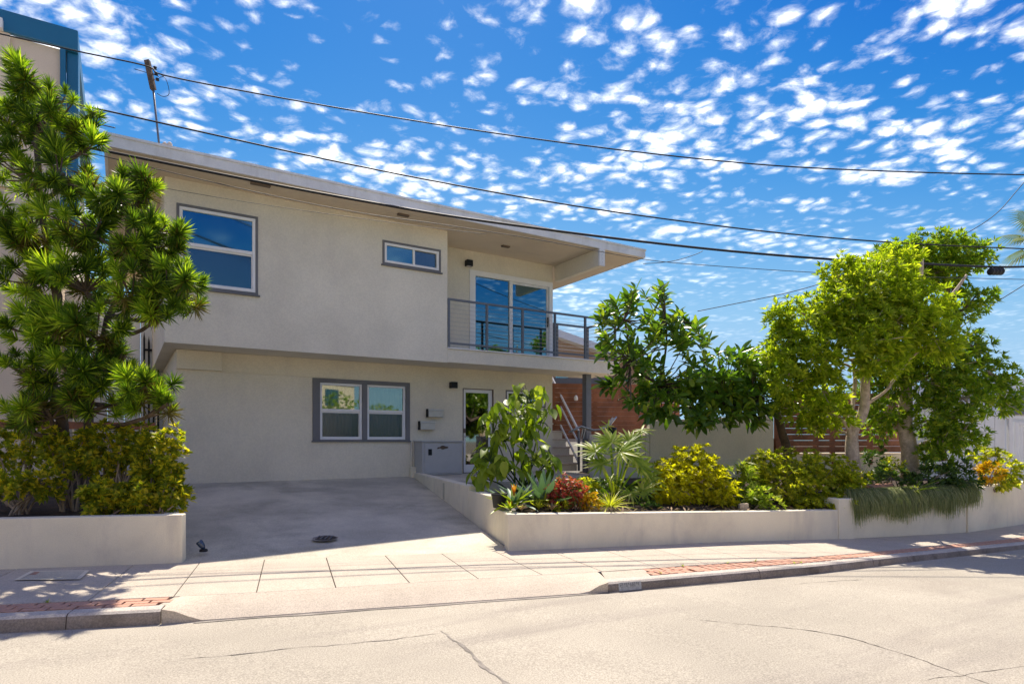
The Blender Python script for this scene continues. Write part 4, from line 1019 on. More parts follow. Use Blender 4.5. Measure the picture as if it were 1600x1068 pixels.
# broad-leaved standing plant in front of the door and window
bp_ = gpos(815, 10.6); bp_.z = -.9
bl_ = thing('broad_leaved_plant', bp_, 'tall plant with big drooping heart shaped leaves before the lower wall', 'plant')
def heart(t): return max(0, (1 - t) ** .8 * (.55 + 1.5 * t) if t > .03 else .35)
BLM = [blade_mesh('leaf', .34, .20, .01, cv, M['broad'], 8, .25, 0, lambda t: max(.02, math.sin(math.pi * min(1, t * .93 + .1)) ** .8 * (1.08 - .45 * t))) for cv in (-.2, -.45, .1)]
stm = MB(); spots = []
for (x, y, rx, ry, f, k) in ((825, 625, 26, 18, 10.5, 9), (795, 650, 22, 22, 10.4, 9), (845, 660, 26, 24, 10.5, 10), (815, 660, 20, 20, 10.3, 7), (772, 672, 14, 28, 10.3, 7), (790, 690, 20, 18, 10.3, 5), (820, 700, 18, 20, 10.2, 5), (765, 720, 22, 22, 10.1, 11), (752, 745, 16, 16, 10.0, 7), (790, 735, 20, 16, 10.0, 6), (835, 720, 20, 14, 10.3, 5), (862, 715, 16, 12, 10.6, 4), (850, 730, 18, 14, 10.4, 4)):
    c = at(x, y, f); top = at(x, y - 12, f); s = f / F_PX
    limb(stm, [bp_ + Vector((random.uniform(-.2, .2), random.uniform(-.1, .1), 0)), bp_.lerp(c, .55) + RT * random.uniform(-.05, .05), c], .016, .008, 6, .02)
    for j in range(int(k * 2.5)):
        p = c + RT * random.uniform(-rx, rx) * s + FW * random.uniform(-rx, rx) * s * .6 + Vector((0, 0, random.uniform(-ry, ry) * s + .1))
        put(random.choice(BLM), 'leaf', bl_, p, math.atan2(-FW.y, -FW.x) + random.gauss(0, 1.1), random.uniform(-1.25, -.35), random.uniform(-.4, .4), random.uniform(.5, .9))
        stm.tube([c, c.lerp(p, .5) + Vector((0, 0, .04)), p], [.006, .005, .004], 4, False)
stm.build('stems', M['dark_leaf'], bl_, smooth=True, fix=False)

# agave with broad grey-green blades, lime bromeliad in front
AG = [blade_mesh('blade', .70, .16, .035, cv, M['agave'], 8, .35) for cv in (.12, .0, .22)]
p = gpos(848, 9.2, .06); rosette('agave', 'large grey green agave behind the lime bromeliad', 'agave', p, AG, 24, (.05, 1.15), (.8, 1.1))
BR = [blade_mesh('blade', .56, .105, .015, cv, M['brom'], 7, .3) for cv in (-.1, .05, -.2)]
BG = [blade_mesh('blade', .56, .10, .015, cv, M['agave'], 7, .3) for cv in (-.1, .05, -.2)]
BO = [blade_mesh('bract', .17, .05, .01, .05, M['brom_orange'], 6, .3)]
p = gpos(803, 8.85, .06); r = rosette('bromeliad', 'big lime and green bromeliad with orange heart near wall corner', 'bromeliad', p, BR + BG, 26, (.05, 1.0), (.8, 1.15), 'bromeliads in the front bed')
for k in range(6): put(BO[0], 'bract', r, p + Vector((0, 0, .16)), k * 1.05, 1.25, 0, 1.0)
SB = [blade_mesh('blade', .2, .04, .01, cv, M['lime'], 6, .3) for cv in (-.1, .1)]
SY = [blade_mesh('blade', .2, .035, .01, cv, M['spiky'], 6, .3) for cv in (-.1, .1)]
for (x, f, ms, lab) in ((797, 8.5, SB, 'small lime bromeliad right behind the wall corner'), (842, 8.75, SY, 'small yellow green bromeliad between agave and red shrub, front one'), (850, 9.0, SB + SY, 'small lime bromeliad rising just behind the yellow green one'), (1430, 10.9, SB + SY, 'small red hearted bromeliad above the hanging grass')):
    p = gpos(x, f, .04 + (.06 if f == 9.0 else 0)); r = rosette('bromeliad', lab, 'bromeliad', p, ms, 20, (.15, 1.3), (.8, 1.15), 'bromeliads in the front bed')
    if x in (797, 1430):
        for k in range(4): put(BO[0], 'bract', r, p + Vector((0, 0, .05)), k * 1.6, 1.1, 0, .6)
for i, (x, f) in enumerate(((815, 8.52), (862, 8.7))):
    DM = [blade_mesh('blade', .15, .05, .008, .2, M['dry'], 5, .3)]
    rosette('dry_rosette', 'withered greyish rosette behind wall rim, %s' % ('left of the small yellow bromeliad' if i == 0 else 'left of the red shrub'), 'plant', gpos(x, f, .03), DM, 16, (.2, 1.2), (.7, 1.1), 'withered rosettes')
p = gpos(780, 8.75, .0); p.z = -.93; pot = thing('plant_pot', p, 'black plastic plant pot behind the stepped wall corner', 'pot')
MB().lathe(p, [(.085, 0), (.105, .16), (.115, .165), (.115, .2), (.1, .2), (.095, .15), (.01, .14)], 18).build('pot', M['rubber'], pot, smooth=True)
# red shrub
bush('red_shrub', 'pink red leaved shrub behind wall rim right of agave', 'shrub', [(885, 765, 26, 22, 9.1), (870, 775, 18, 16, 9.0), (900, 772, 18, 20, 9.1)], 210, 7, .075, .036, 'red_leaf', gpos(885, 9.1), upb=.6, shell=.3, stems=8)
bush('croton', 'small orange yellow croton left of the spiky yellow rosette', 'shrub', [(925, 783, 14, 10, 9.05)], 34, 7, .09, .04, 'orange_leaf', gpos(925, 9.05), stems=3)
bush('low_plant', 'low green plant behind the red shrub', 'plant', [(915, 765, 22, 18, 9.6), (870, 790, 16, 8, 8.9)], 70, 8, .09, .03, 'shrub', gpos(912, 9.6), stems=4)
SPK = [blade_mesh('blade', .42, .022, .006, cv, M['spiky'], 7, .2) for cv in (-.25, -.5, -.1)]
p = gpos(953, 9.0, .06); rosette('spiky_rosette', 'spiky pale yellow rosette of thin arching leaves behind rim', 'plant', p, SPK, 60, (.0, 1.35), (.7, 1.1))
# split-leaf plant: fans of narrow fingers on stalks
sp_ = thing('split_leaf_plant', gpos(960, 10.0), 'tall split leaf plant with bright fans of narrow fingers', 'plant')
FN = [blade_mesh('finger', .36, .062, .006, cv, M['lime'], 6, .15) for cv in (-.15, -.3)]
stm = MB(); b0 = gpos(960, 10.0)
for (x, y, f, k, s) in ((930, 705, 9.9, 20, 1.0), (955, 690, 10.0, 20, 1.0), (985, 688, 10.1, 18, .95), (1002, 672, 10.3, 10, .7), (940, 725, 9.8, 16, .9), (970, 705, 9.9, 18, 1.0), (1000, 730, 9.9, 18, 1.0), (1012, 745, 9.9, 16, .9), (990, 715, 9.8, 14, .9), (1005, 765, 9.7, 14, .8), (955, 748, 9.7, 10, .55), (985, 770, 9.6, 14, .7), (925, 760, 9.7, 12, .6), (950, 665, 10.3, 6, .5)):
    c = at(x, y, f); limb(stm, [b0, b0.lerp(c, .6) + Vector((0, 0, .08)), c], .02, .009, 6, .02)
    n_ = (Vector((0, 0, .75)) - FW * random.uniform(.3, .9) + RT * random.uniform(-.5, .5)).normalized(); e1 = (c - b0); e1 = (e1 - n_ * e1.dot(n_)).normalized(); e1 = Matrix.Rotation(random.uniform(-.8, .8), 3, n_) @ e1; e2 = n_.cross(e1)
    for j in range(k):
        t = (j / (k - 1) - .5) * 5.2; d = (e1 * math.cos(t) + e2 * math.sin(t) + n_ * random.uniform(-.05, .2)).normalized(); y_ = n_.cross(d).normalized(); z_ = d.cross(y_)
        o = bpy.data.objects.new('finger', random.choice(FN)); COL.objects.link(o); attach(o, sp_)
        sc = s * 1.12 * random.uniform(.8, 1.1) * (1 - .3 * abs(t) / 2.6); B_ = Matrix((d, y_, z_)).transposed().to_4x4()
        o.matrix_basis = Matrix.Translation(c) @ B_ @ Matrix.Scale(sc, 4)
stm.build('stalks', M['lime'], sp_, smooth=True, fix=False)
bush('low_plant', 'dark leafy undergrowth beneath the split leaf plant', 'plant', [(960, 770, 50, 22, 10.3), (1010, 790, 18, 8, 9.6)], 130, 7, .11, .045, 'dark_leaf', gpos(955, 10.3), stems=4)
# yellow bush
bush('yellow_bush', 'dense golden yellow bush behind the middle of garden wall', 'bush', [(1080, 735, 55, 32, 10.3), (1055, 765, 38, 30, 10.0), (1115, 762, 36, 28, 10.1), (1090, 718, 26, 22, 10.4), (1130, 775, 22, 18, 10.0), (1045, 745, 24, 18, 10.1), (1030, 770, 16, 20, 9.9)], 720, 8, .095, .042, 'yellow_bush', gpos(1080, 10.2), upb=.8, shell=.45, stems=10)
bush('lime_plant', 'small fresh green plant between the yellow bush and stone block', 'plant', [(1185, 778, 20, 16, 9.95), (1205, 785, 14, 9, 9.9)], 60, 7, .11, .04, 'lime', gpos(1188, 9.95), stems=4)
bush('strap_plant', 'arching strap leaved plant right of the yellow bush', 'plant', [(1160, 752, 16, 24, 10.3)], 24, 10, .26, .026, 'lime', gpos(1160, 10.3), stems=3, droop=.45, tilt=(.2, 1.1))
p = gpos(1161, 9.78); blk = setp(MB().hexa([p + RT * a + FW * b for a, b in ((-.07, -.05), (.075, -.06), (.08, .05), (-.065, .055))], [p + RT * a + FW * b + Vector((0, 0, .115 + a * .1)) for a, b in ((-.065, -.045), (.07, -.05), (.075, .05), (-.06, .05))]).build('stone_block', M['stone'], bevel=.01), 'squarish tan stone block on mulch right of yellow bush', 'stone')
# shrub hedge
bush('garden_shrub', 'wide green and yellow shrub left of the forked tree trunk', 'shrub', [(1195, 728, 38, 26, 10.7), (1245, 728, 42, 28, 10.8), (1295, 738, 38, 30, 10.9), (1230, 755, 45, 24, 10.5), (1290, 765, 40, 24, 10.6), (1175, 745, 26, 24, 10.6)], 640, 8, .10, .048, 'shrub', gpos(1245, 10.8), upb=.8, shell=.4, stems=14)
bush('garden_shrub', 'rounder darker shrub tucked against the wall pier', 'shrub', [(1322, 760, 24, 30, 10.8), (1300, 785, 34, 14, 10.3), (1255, 788, 30, 10, 10.2)], 230, 8, .085, .042, 'shrub', gpos(1310, 10.5), upb=.7, shell=.4, stems=6)
dl = MB()
for i in range(240):                                    # fallen leaves on the mulch
    l = random.uniform(.2, 5); f = bak(l) + random.uniform(.2, .9); p = cw(l, f, soilz(l) + .02 * (f - bak(l)) - .01 + random.uniform(0, .03)); a = random.uniform(0, 6.28); d = Vector((math.cos(a), math.sin(a), random.uniform(-.3, .5))) * random.uniform(.03, .09); s = Vector((-d.y, d.x, .01)).normalized() * .014
    dl.add([p - d, p + s, p + d, p - s + Vector((0, 0, .01))], [(0, 1, 2, 3)])
setp(dl.build('leaf_litter', M['dry'], fix=False), 'dry fallen leaves scattered over the mulch bed', 'leaf litter', kind='stuff')

# big-leaved tree (rubber tree) behind the bushes
rt = thing('rubber_tree', gpos(1235, 12.9), 'spreading tree with large glossy oval leaves right of the balcony', 'tree')
RL = [blade_mesh('leaf', .245, .092, .008, cv, M['rubber_leaf'], 6, .28, 0, lambda t: max(.03, math.sin(math.pi * min(1, t * .96 + .04)) ** .75)) for cv in (-.15, -.35, .0)]
rm = MB(); b0 = gpos(1235, 12.9); b0.z = -.9
forks = [at(1080, 640, 12.7), at(1030, 600, 12.5), at(1130, 620, 12.5), at(985, 560, 12.4), at(1180, 620, 12.4)]
limb(rm, [b0, at(1228, 690, 12.9), at(1205, 640, 12.8), at(1150, 625, 12.7), forks[0]], .10, .05, 10, .04)
limb(rm, [forks[0], at(1050, 610, 12.6), forks[1], at(1000, 580, 12.4), forks[3], at(975, 500, 12.4)], .05, .015, 8, .04)
limb(rm, [forks[0], forks[2], forks[4]], .05, .02, 8, .04)
limb(rm, [forks[1], at(1040, 540, 12.6), at(1040, 490, 12.6)], .03, .012, 8, .03)
tips = []
for (x, y, rx, ry, f, k) in ((985, 465, 28, 16, 12.4, 5), (1025, 460, 14, 14, 12.5, 3), (955, 500, 24, 22, 12.3, 5), (1000, 500, 30, 24, 12.4, 6), (1045, 505, 26, 20, 12.5, 5), (1080, 500, 14, 16, 12.6, 3), (1080, 535, 30, 16, 12.5, 6), (960, 545, 26, 26, 12.3, 5), (1020, 545, 40, 24, 12.4, 7), (1000, 590, 40, 24, 12.2, 8), (1060, 585, 45, 26, 12.2, 10), (1120, 580, 45, 26, 12.3, 10), (1170, 585, 40, 24, 12.4, 8), (1050, 625, 45, 22, 12.1, 8), (1110, 630, 45, 24, 12.1, 9), (1165, 625, 42, 24, 12.2, 9), (1200, 600, 25, 26, 12.4, 5), (1095, 655, 26, 10, 12.0, 4), (1040, 640, 34, 12, 12.1, 5), (1130, 655, 34, 10, 12.0, 4), (1170, 650, 22, 12, 12.1, 4), (945, 600, 14, 8, 12.3, 2), (1010, 615, 34, 16, 12.1, 6), (1085, 600, 40, 20, 12.0, 7), (1140, 605, 36, 20, 12.0, 6), (1215, 630, 18, 16, 12.3, 4), (1190, 645, 26, 14, 12.1, 6), (1150, 560, 34, 14, 12.4, 5), (1190, 570, 26, 16, 12.4, 5)):
    for j in range(int(k * 1.9 + .5)):
        u = rng.uniform(-1, 1, 3); p = at(x + u[0] * rx, y + u[1] * ry, f + u[2] * .55); tips.append(p)
lv = []; nleaf = 0
for p in tips:
    q = min(forks + [at(975, 500, 12.4), at(1040, 490, 12.6)], key=lambda a: (a - p).length)
    rm.tube([q, q.lerp(p, .5) + Vector((0, 0, -.05)), p], [.014, .011, .008], 5, False)
    d0 = (p - at(1085, 600, 12.7)); d0 = (d0.normalized() + Vector((0, 0, .7)) - FW * .3).normalized()
    for j in range(random.randint(7, 10)):
        a = d0.orthogonal().normalized(); a = Matrix.Rotation(j * 2.4 + random.uniform(-.3, .3), 3, d0) @ a
        ti = .35 + .16 * j; d = d0 * math.cos(ti) + a * math.sin(ti); lv.append((p - d0 * .018 * j, d, random.uniform(.6, 1.2)))
random.shuffle(lv)
lv.sort(key=lambda e: e[0].dot(FW))
VV = []; FF = []
for i, (p, d, s) in enumerate(lv):
    yaw = math.atan2(d.y, d.x); pit = math.asin(max(-1, min(1, d.z))) - .1; me = RL[i % 3]
    if i < 300: put(me, 'leaf', rt, p, yaw, pit, random.uniform(-1.1, 1.1), s)
    else:
        mt = Matrix.Translation(p) @ Matrix.Rotation(yaw, 4, 'Z') @ Matrix.Rotation(-pit, 4, 'Y') @ Matrix.Rotation(random.uniform(-1.1, 1.1), 4, 'X') @ Matrix.Scale(s, 4)
        o = len(VV); VV += [tuple(mt @ v.co) for v in me.vertices]; FF += [tuple(o + k for k in f.vertices) for f in me.polygons]
me = bpy.data.meshes.new('leaves'); me.from_pydata(VV, [], FF); me.update(); o = link('leaves', me, M['rubber_leaf'], rt, smooth=True); o['kind'] = 'stuff'
rm.build('branches', M['bark_dark'], rt, smooth=True, fix=False)

# right-hand trees
def leafy_tree(name, label, trunk_paths, bl, n, mat, L, Wd, base, per=9, bark='bark', shell=.3):
    root = thing(name, base, label, 'tree')
    tm = MB(); P = []
    for (pts, r0, r1) in trunk_paths[:1]: P += limb(tm, pts, r0, r1, 12, .03)
    tm.build('trunk', M[bark], root, smooth=True, fix=False)
    bm_ = MB()
    for (pts, r0, r1) in trunk_paths[1:]: P += limb(bm_, pts, r0, r1, 10, .03)
    C, A = blobs_px(bl, n, .85, shell)
    for (x, y, rx, ry, f) in bl:
        c = at(x, y, f); q = min(P, key=lambda p: (p - c).length + max(0, p.z - c.z + .2) * 2); limb(bm_, [q, q.lerp(c, .5) + Vector((0, 0, .08)), c], .028, .014, 6, .06)
    for i in rng.choice(len(C), min(160, len(C)), replace=False):
        p = Vector(C[i]); b = min(bl, key=lambda b: (at(b[0], b[1], b[4]) - p).length); c = at(b[0], b[1], b[4]); bm_.tube([c, c.lerp(p, .5) - Vector((0, 0, .03)), p], [.012, .008, .005], 5, False)
    bm_.build('branches', M[bark], root, smooth=True, fix=False)
    V, Fc = whorls(C, A + np.array([0, 0, .7]), per, L, Wd, (.35, 1.35), .14)
    link('crown', np_mesh('crown', V, Fc, M[mat]), None, root)
    return root
f1 = 11.7
leafy_tree('forked_tree', 'bright green tree with pale forked trunk behind the wall pier',
    [([at(1339, 748, f1), at(1331, 700, f1), at(1333, 672, f1), at(1347, 650, f1), at(1352, 620, f1), at(1350, 575, f1), at(1338, 540, f1), at(1330, 500, f1)], .125, .05),
     ([at(1331, 690, f1), at(1327, 665, f1 - .05), at(1336, 600, f1 + .2), at(1334, 560, f1 + .3)], .05, .03),
     ([at(1352, 632, f1), at(1372, 620, f1 - .1), at(1390, 605, f1 - .2)], .035, .02),
     ([at(1345, 560, f1), at(1385, 500, f1), at(1400, 440, f1)], .05, .025), ([at(1338, 545, f1), at(1290, 510, f1), at(1250, 490, f1)], .05, .02)],
    [(1375, 455, 70, 55, 11.5), (1330, 480, 60, 48, 11.4), (1260, 500, 52, 42, 11.5), (1225, 545, 34, 40, 11.5), (1270, 560, 52, 42, 11.2), (1400, 500, 60, 45, 11.2), (1440, 480, 50, 40, 11.5), (1350, 530, 55, 35, 11.0), (1230, 600, 34, 30, 11.4), (1285, 610, 40, 34, 11.3), (1310, 430, 36, 30, 11.7), (1400, 410, 40, 28, 11.8), (1460, 530, 42, 35, 11.3), (1300, 650, 34, 22, 11.5), (1215, 500, 22, 22, 11.6), (1245, 635, 36, 24, 11.6), (1270, 665, 26, 14, 11.7), (1375, 560, 40, 35, 11.1)], 3100, 'tree_leaf', .135, .044, gpos(1337, f1))
f2 = 12.3
leafy_tree('shade_tree', 'darker green tree with thick straight trunk hanging low over wall at right',
    [([at(1424, 745, f2), at(1420, 700, f2), at(1414, 650, f2), at(1416, 600, f2), at(1425, 540, f2), at(1435, 480, f2)], .165, .07),
     ([at(1418, 600, f2), at(1460, 560, f2), at(1500, 540, f2)], .06, .03), ([at(1425, 540, f2), at(1480, 470, f2), at(1510, 430, f2)], .06, .02), ([at(1432, 480, f2), at(1440, 420, f2), at(1445, 385, f2)], .05, .02)],
    [(1400, 570, 45, 40, 12.0), (1440, 590, 40, 40, 12.0), (1480, 570, 45, 45, 12.0), (1500, 620, 46, 45, 11.9), (1470, 650, 40, 40, 11.9), (1545, 580, 40, 36, 12.2), (1560, 620, 34, 34, 12.3), (1500, 680, 36, 30, 11.8), (1465, 700, 26, 26, 11.8), (1520, 540, 30, 28, 12.2), (1390, 640, 26, 30, 12.3), (1360, 600, 30, 30, 12.4), (1375, 660, 26, 26, 12.6)], 1600, 'tree_dark', .13, .043, gpos(1424, f2), bark='bark')
f3 = 14
leafy_tree('background_tree', 'tall tree with sparse sprays behind the forked tree under the cables',
    [([at(1470, 720, f3), at(1465, 600, f3), at(1480, 480, f3), at(1470, 400, f3)], .11, .04), ([at(1480, 480, f3), at(1500, 430, f3), at(1540, 400, f3)], .05, .015), ([at(1478, 500, f3), at(1510, 480, f3), at(1530, 455, f3)], .04, .012)],
    [(1420, 395, 40, 26, 13.8), (1465, 385, 48, 26, 13.9), (1510, 398, 42, 24, 14.0), (1480, 420, 40, 22, 13.8), (1440, 430, 40, 24, 13.8), (1505, 490, 26, 16, 14), (1535, 468, 22, 18, 14), (1500, 455, 18, 14, 14), (1350, 425, 34, 18, 13.6), (1385, 400, 24, 16, 13.7)], 1000, 'tree_dark', .14, .048, Vector((*at(1470, 740, f3).xy, -.85)), bark='bark_dark', shell=.3)
# plants under the right trees
bush('croton', 'orange yellow croton before white gate at the right end', 'shrub', [(1550, 737, 17, 13, 12.2), (1537, 728, 10, 8, 12.3)], 34, 8, .13, .05, 'orange_leaf', cw(9.3, 12.3, -.95), stems=4)
bush('gate_shrub', 'yellow green leafy shrub between orange croton and gate', 'shrub', [(1575, 735, 18, 20, 12.6), (1545, 710, 24, 12, 12.8), (1590, 750, 10, 10, 12.6), (1560, 755, 26, 7, 12.3)], 110, 8, .12, .05, 'shrub', cw(9.9, 12.6, -.95), stems=5)
bush('ground_plant', 'leafy undergrowth below the thick straight tree trunk', 'plant', [(1395, 745, 30, 18, 11.3), (1455, 745, 40, 20, 11.5), (1500, 745, 28, 26, 11.5), (1365, 725, 24, 24, 11.9), (1440, 715, 20, 20, 12.6)], 230, 7, .13, .045, 'dark_leaf', cw(7.3, 11.5, -.95), stems=6)
bush('ground_plant', 'yellowish sprigs beside the thick straight tree trunk', 'plant', [(1395, 728, 18, 14, 11.4), (1345, 745, 16, 10, 11.0)], 50, 7, .09, .035, 'shrub', cw(6.9, 11.4, -.95), stems=5)
LS = [blade_mesh('blade', .75, .06, .012, cv, M['brom'], 8, .3) for cv in (-.2, -.35)]
p = cw(6.95, 10.85, -.9); rosette('strap_plant', 'long arching strap leaves spilling over wall above hanging grass', 'plant', p, LS, 13, (.2, .7), (.6, 1.05))
DS = [blade_mesh('blade', .55, .05, .012, .1, M['dark_leaf'], 6, .3)]
rosette('snake_plant', 'dark upright sword leaves between the two right trunks', 'plant', cw(6.5, 11.9, -.92), DS, 12, (.9, 1.35), (.7, 1.1))
p = cw(6.5, 11.2, -.9); setp(MB().hexa([p + RT * a + FW * b for a, b in ((-.22, -.1), (.24, -.1), (.24, .12), (-.22, .12))], [p + RT * a + FW * b + Vector((0, 0, .10 + .05 * (a > 0))) for a, b in ((-.18, -.07), (.24, -.09), (.22, .1), (-.2, .1))]).build('terracotta_tile', M['terracotta'], bevel=.01), 'pinkish terracotta slab lying between the right tree trunks', 'slab')

# hanging grass over the wall
def hanging(name, label, l0, l1, n, drop, z0, off=0):
    N = n; l = rng.uniform(l0, l1, N); segs = 7; Ls = drop * rng.uniform(.35, 1.0, N) ** .8 * (.82 + .12 * np.sin(l * 5) + .12 * np.sin(l * 23) + .1 * np.sin(l * 57))
    base = np.array([list(cw(a, bak(a) + .16 + random.uniform(0, .22), z0 + random.uniform(-.01, .05))) for a in l])
    out = -np.array(FW)[None] + rng.normal(0, .18, (N, 1)) * np.array(RT)[None] + rng.normal(0, .05, (N, 3))
    V = []; w = .006
    reach = .16 + rng.random(N)[:, None] * .16 + (base @ np.array(FW))[:, None] - np.array([bak(a) + .2 for a in l])[:, None]
    for k in range(segs):
        t = k / (segs - 1); p = base + out * (reach * min(1, 1.55 * t) ** .7 + .02 * t) + np.array([0, 0, 1.0]) * (.07 * math.sin(math.pi * min(1, t * 1.6)) - Ls[:, None] * t ** 1.7)
        p = p + np.sin(l * 40 + k)[:, None] * .008 * np.array(RT)
        ww = w * (1 - .8 * t); V += [p - np.array(RT) * ww, p + np.array(RT) * ww]
    V = np.stack(V, 1).reshape(-1, 3); o = np.arange(N)[:, None, None] * segs * 2
    q = np.array([[2 * k, 2 * k + 1, 2 * k + 3, 2 * k + 2] for k in range(segs - 1)])
    Fc = (q[None] + o).reshape(-1, 4)
    setp(link(name, np_mesh(name, V, Fc, M['hang'])), label, 'grass', kind='stuff')
hanging('hanging_grass', 'curtain of grey green grass trailing over the low wall', 5.5, 7.95, 5200, .50, -.88)
hanging('hanging_grass', 'narrow tuft of grass trailing over wall joint, right of the curtain', 8.12, 8.55, 1000, .48, -.84)

# palm beyond the right edge
pc = at(1640, 372, 19); pal = thing('palm_tree', Vector((pc.x, pc.y, -1.5)), 'fan palm whose fronds reach in at right edge under cables', 'palm')
pm = MB(); limb(pm, [Vector((pc.x, pc.y, -2)), Vector((pc.x, pc.y, 2)), pc], .16, .12, 10, .03); pm.build('trunk', M['bark_dark'], pal, smooth=True, fix=False)
for k in range(16):
    a = k * 2.399; el = .9 - 1.7 * (k / 16); d = Vector((math.cos(a) * math.cos(el), math.sin(a) * math.cos(el), math.sin(el))); s = d.cross(Vector((0, 0, 1))).normalized(); u = s.cross(d)
    m = MB(); h = pc + d * .75; m.tube([pc, pc + d * .4, h], [.02, .016, .012], 5)
    for j in range(25):
        t = (j - 12) / 12 * 1.9; e = (d * math.cos(t) + s * math.sin(t)).normalized(); L = .85 * (1 - .2 * abs(t)); e2 = e - Vector((0, 0, .25)); wv = e.cross(u).normalized() * .022
        m.add([h, h + e * L * .5 + wv, h + e * L * .5 - wv, h + e2 * L], [(0, 1, 2), (1, 3, 2)])
    m.build('frond', M['palm'], pal, fix=False)

# ================================================================== overhead cables
def cable(name, label, pts, f0, k, rad, mat='rubber', clamps=()):
    P = []
    for x, y in pts:
        f = f0 / (1 - k * (x - CX) / F_PX); P.append(at(x, y, f))
    Q = []
    for i in range(len(P) - 1):
        p0, p1, p2, p3 = P[max(i - 1, 0)], P[i], P[i + 1], P[min(i + 2, len(P) - 1)]
        for j in range(8):
            t = j / 8; Q.append(.5 * ((2 * p1) + (p2 - p0) * t + (2 * p0 - 5 * p1 + 4 * p2 - p3) * t * t + (3 * p1 - p0 - 3 * p2 + p3) * t ** 3))
    Q.append(P[-1])
    o = setp(MB().tube(Q, rad, 6).build(name, M[mat], smooth=True, fix=False), label, 'cable', 'overhead cables')
    return Q
cable('overhead_cable', 'topmost thin black cable, crossing the sky past the roof mast', [(-160, 18), (0, 53), (120, 80), (228, 103), (258, 118), (400, 146), (600, 181), (800, 212), (1000, 238), (1200, 258), (1400, 268), (1600, 273), (1760, 274)], 12.0, .08, .013)
cable('overhead_cable', 'second cable from the top, reaching the roof then the right trees', [(-160, 105), (0, 138), (165, 173), (300, 203), (500, 247), (700, 287), (900, 322), (1100, 350), (1250, 367), (1400, 379), (1560, 387), (1760, 394)], 10.9, .19, .013)
cable('overhead_cable', 'thickest black cable, grazing the roof edge and carrying the splice box', [(-160, 168), (0, 203), (150, 233), (400, 283), (550, 311), (700, 337), (850, 358), (1000, 377), (1150, 393), (1300, 405), (1440, 412), (1560, 417), (1640, 415), (1760, 411)], 10.8, .19, .021)
cable('overhead_cable', 'fine grey cable just below the thickest one, crossing house front', [(-160, 160), (0, 205), (165, 245), (400, 300), (560, 332), (700, 352), (850, 376), (1000, 404), (1100, 414), (1300, 427), (1500, 434), (1760, 440)], 11.0, .19, .006, 'cable_grey')
cable('overhead_cable', 'fine grey cable lowest on the upper wall, fading right', [(-160, 210), (0, 248), (200, 284), (400, 318), (600, 346), (760, 366)], 11.1, .19, .004, 'cable_grey')
cable('overhead_cable', 'thin cable passing behind the spiky tree at left', [(-160, 130), (0, 160), (80, 176), (150, 193), (180, 200)], 10.2, .1, .008, 'cable_grey')
cable('overhead_cable', 'thin cable sagging from the right trees towards balcony', [(1090, 486), (1180, 468), (1240, 455), (1300, 437), (1400, 400)], 16, .1, .010, 'cable_grey')
cable('overhead_cable', 'thin cable rising steeply to right edge above the palm', [(1440, 400), (1500, 370), (1555, 335), (1600, 285), (1700, 170)], 17, .1, .012, 'cable_grey')
cable('overhead_cable', 'thin cable rising to right edge below the splice box', [(1490, 520), (1540, 483), (1600, 445), (1720, 370)], 17, .1, .013, 'cable_grey')
cable('overhead_cable', 'short thin cable rising off the thick cable near roof end', [(1005, 412), (1050, 408), (1085, 398), (1098, 392)], 11.5, .1, .006, 'cable_grey')
# splice box on the thick cable
f = 10.8 / (1 - .19 * 755 / F_PX); c = at(1556, 424, f); d = (at(1580, 424, f + .1) - at(1530, 424, f - .1)).normalized()
sb = thing('splice_box', c, 'black cable splice box hanging from thick cable by the palm', 'splice box')
MB().tube([c - d * .17, c - d * .165, c - d * .15, c + d * .15, c + d * .165, c + d * .17], [.02, .055, .07, .07, .055, .02], 14).build('body', M['rubber'], sb, smooth=False)
for k in (-.13, -.04, .05, .13): MB().tube([c + d * (k - .008), c + d * (k + .008)], [.076, .076], 14).build('band', M['cable_grey'], sb)
for k in (-.1, .1): MB().bar(c + d * k + Vector((0, 0, .065)), c + d * k + Vector((0, 0, .115)), .012, .03).build('hanger', M['cable_grey'], sb)
# roof mast with insulators
top, mid, bot = at(230, 95, 11.9), at(239.5, 140, 11.9), at(254, 236, 11.9); bot = Vector((bot.x + .03, bot.y + .2, 4.83))
ms = thing('roof_mast', bot, 'leaning metal service mast with cable loops on the roof', 'mast')
MB().tube([bot, mid], [.017, .02], 8).build('lower_pole', M['metal_grey'], ms, smooth=True, fix=False)
MB().bar(mid, top, .07, .09).build('upper_post', M['bark_dark'], ms)
for t, s in ((.75, 1), (.55, 1), (.35, 1)):
    q = mid.lerp(top, t) + RT * .12; MB().lathe(q, [(.012, -.03), (.035, -.02), (.02, 0), (.035, .015), (.012, .03)], 10).build('insulator', M['black'], ms, smooth=True); MB().bar(mid.lerp(top, t), q, .015, .015).build('bracket', M['steel'], ms)
a = mid.lerp(top, .6) + RT * .12
lp2 = [a, a + RT * .18 - Vector((0, 0, .12)), a + RT * .25 - Vector((0, 0, .4)), a + RT * .14 - Vector((0, 0, .46)), a - RT * -.02 - Vector((0, 0, .40))]
m = MB(); limb(m, lp2, .006, .006, 5, 0); m.build('cable_loop', M['rubber'], ms, smooth=True, fix=False)
m = MB(); limb(m, [at(258, 118, 11.6), at(250, 121, 11.7), a - Vector((0, 0, .06)), at(210, 108, 11.8)], .006, .006, 5, 0); m.build('cable_loop', M['rubber'], ms, smooth=True, fix=False)
vb = Vector((*at(261, 240, 11.3).xy, 4.83)); vt = thing('roof_vent', vb, 'small brown twin roof vent beside the mast', 'vent')
for k in (-.04, .05): MB().lathe(vb + RT * k, [(.018, 0), (.018, .42 if k < 0 else .38), (.04, .43), (.042, .50), (.02, .53)], 10).build('pipe', M['tread'], vt, smooth=True)

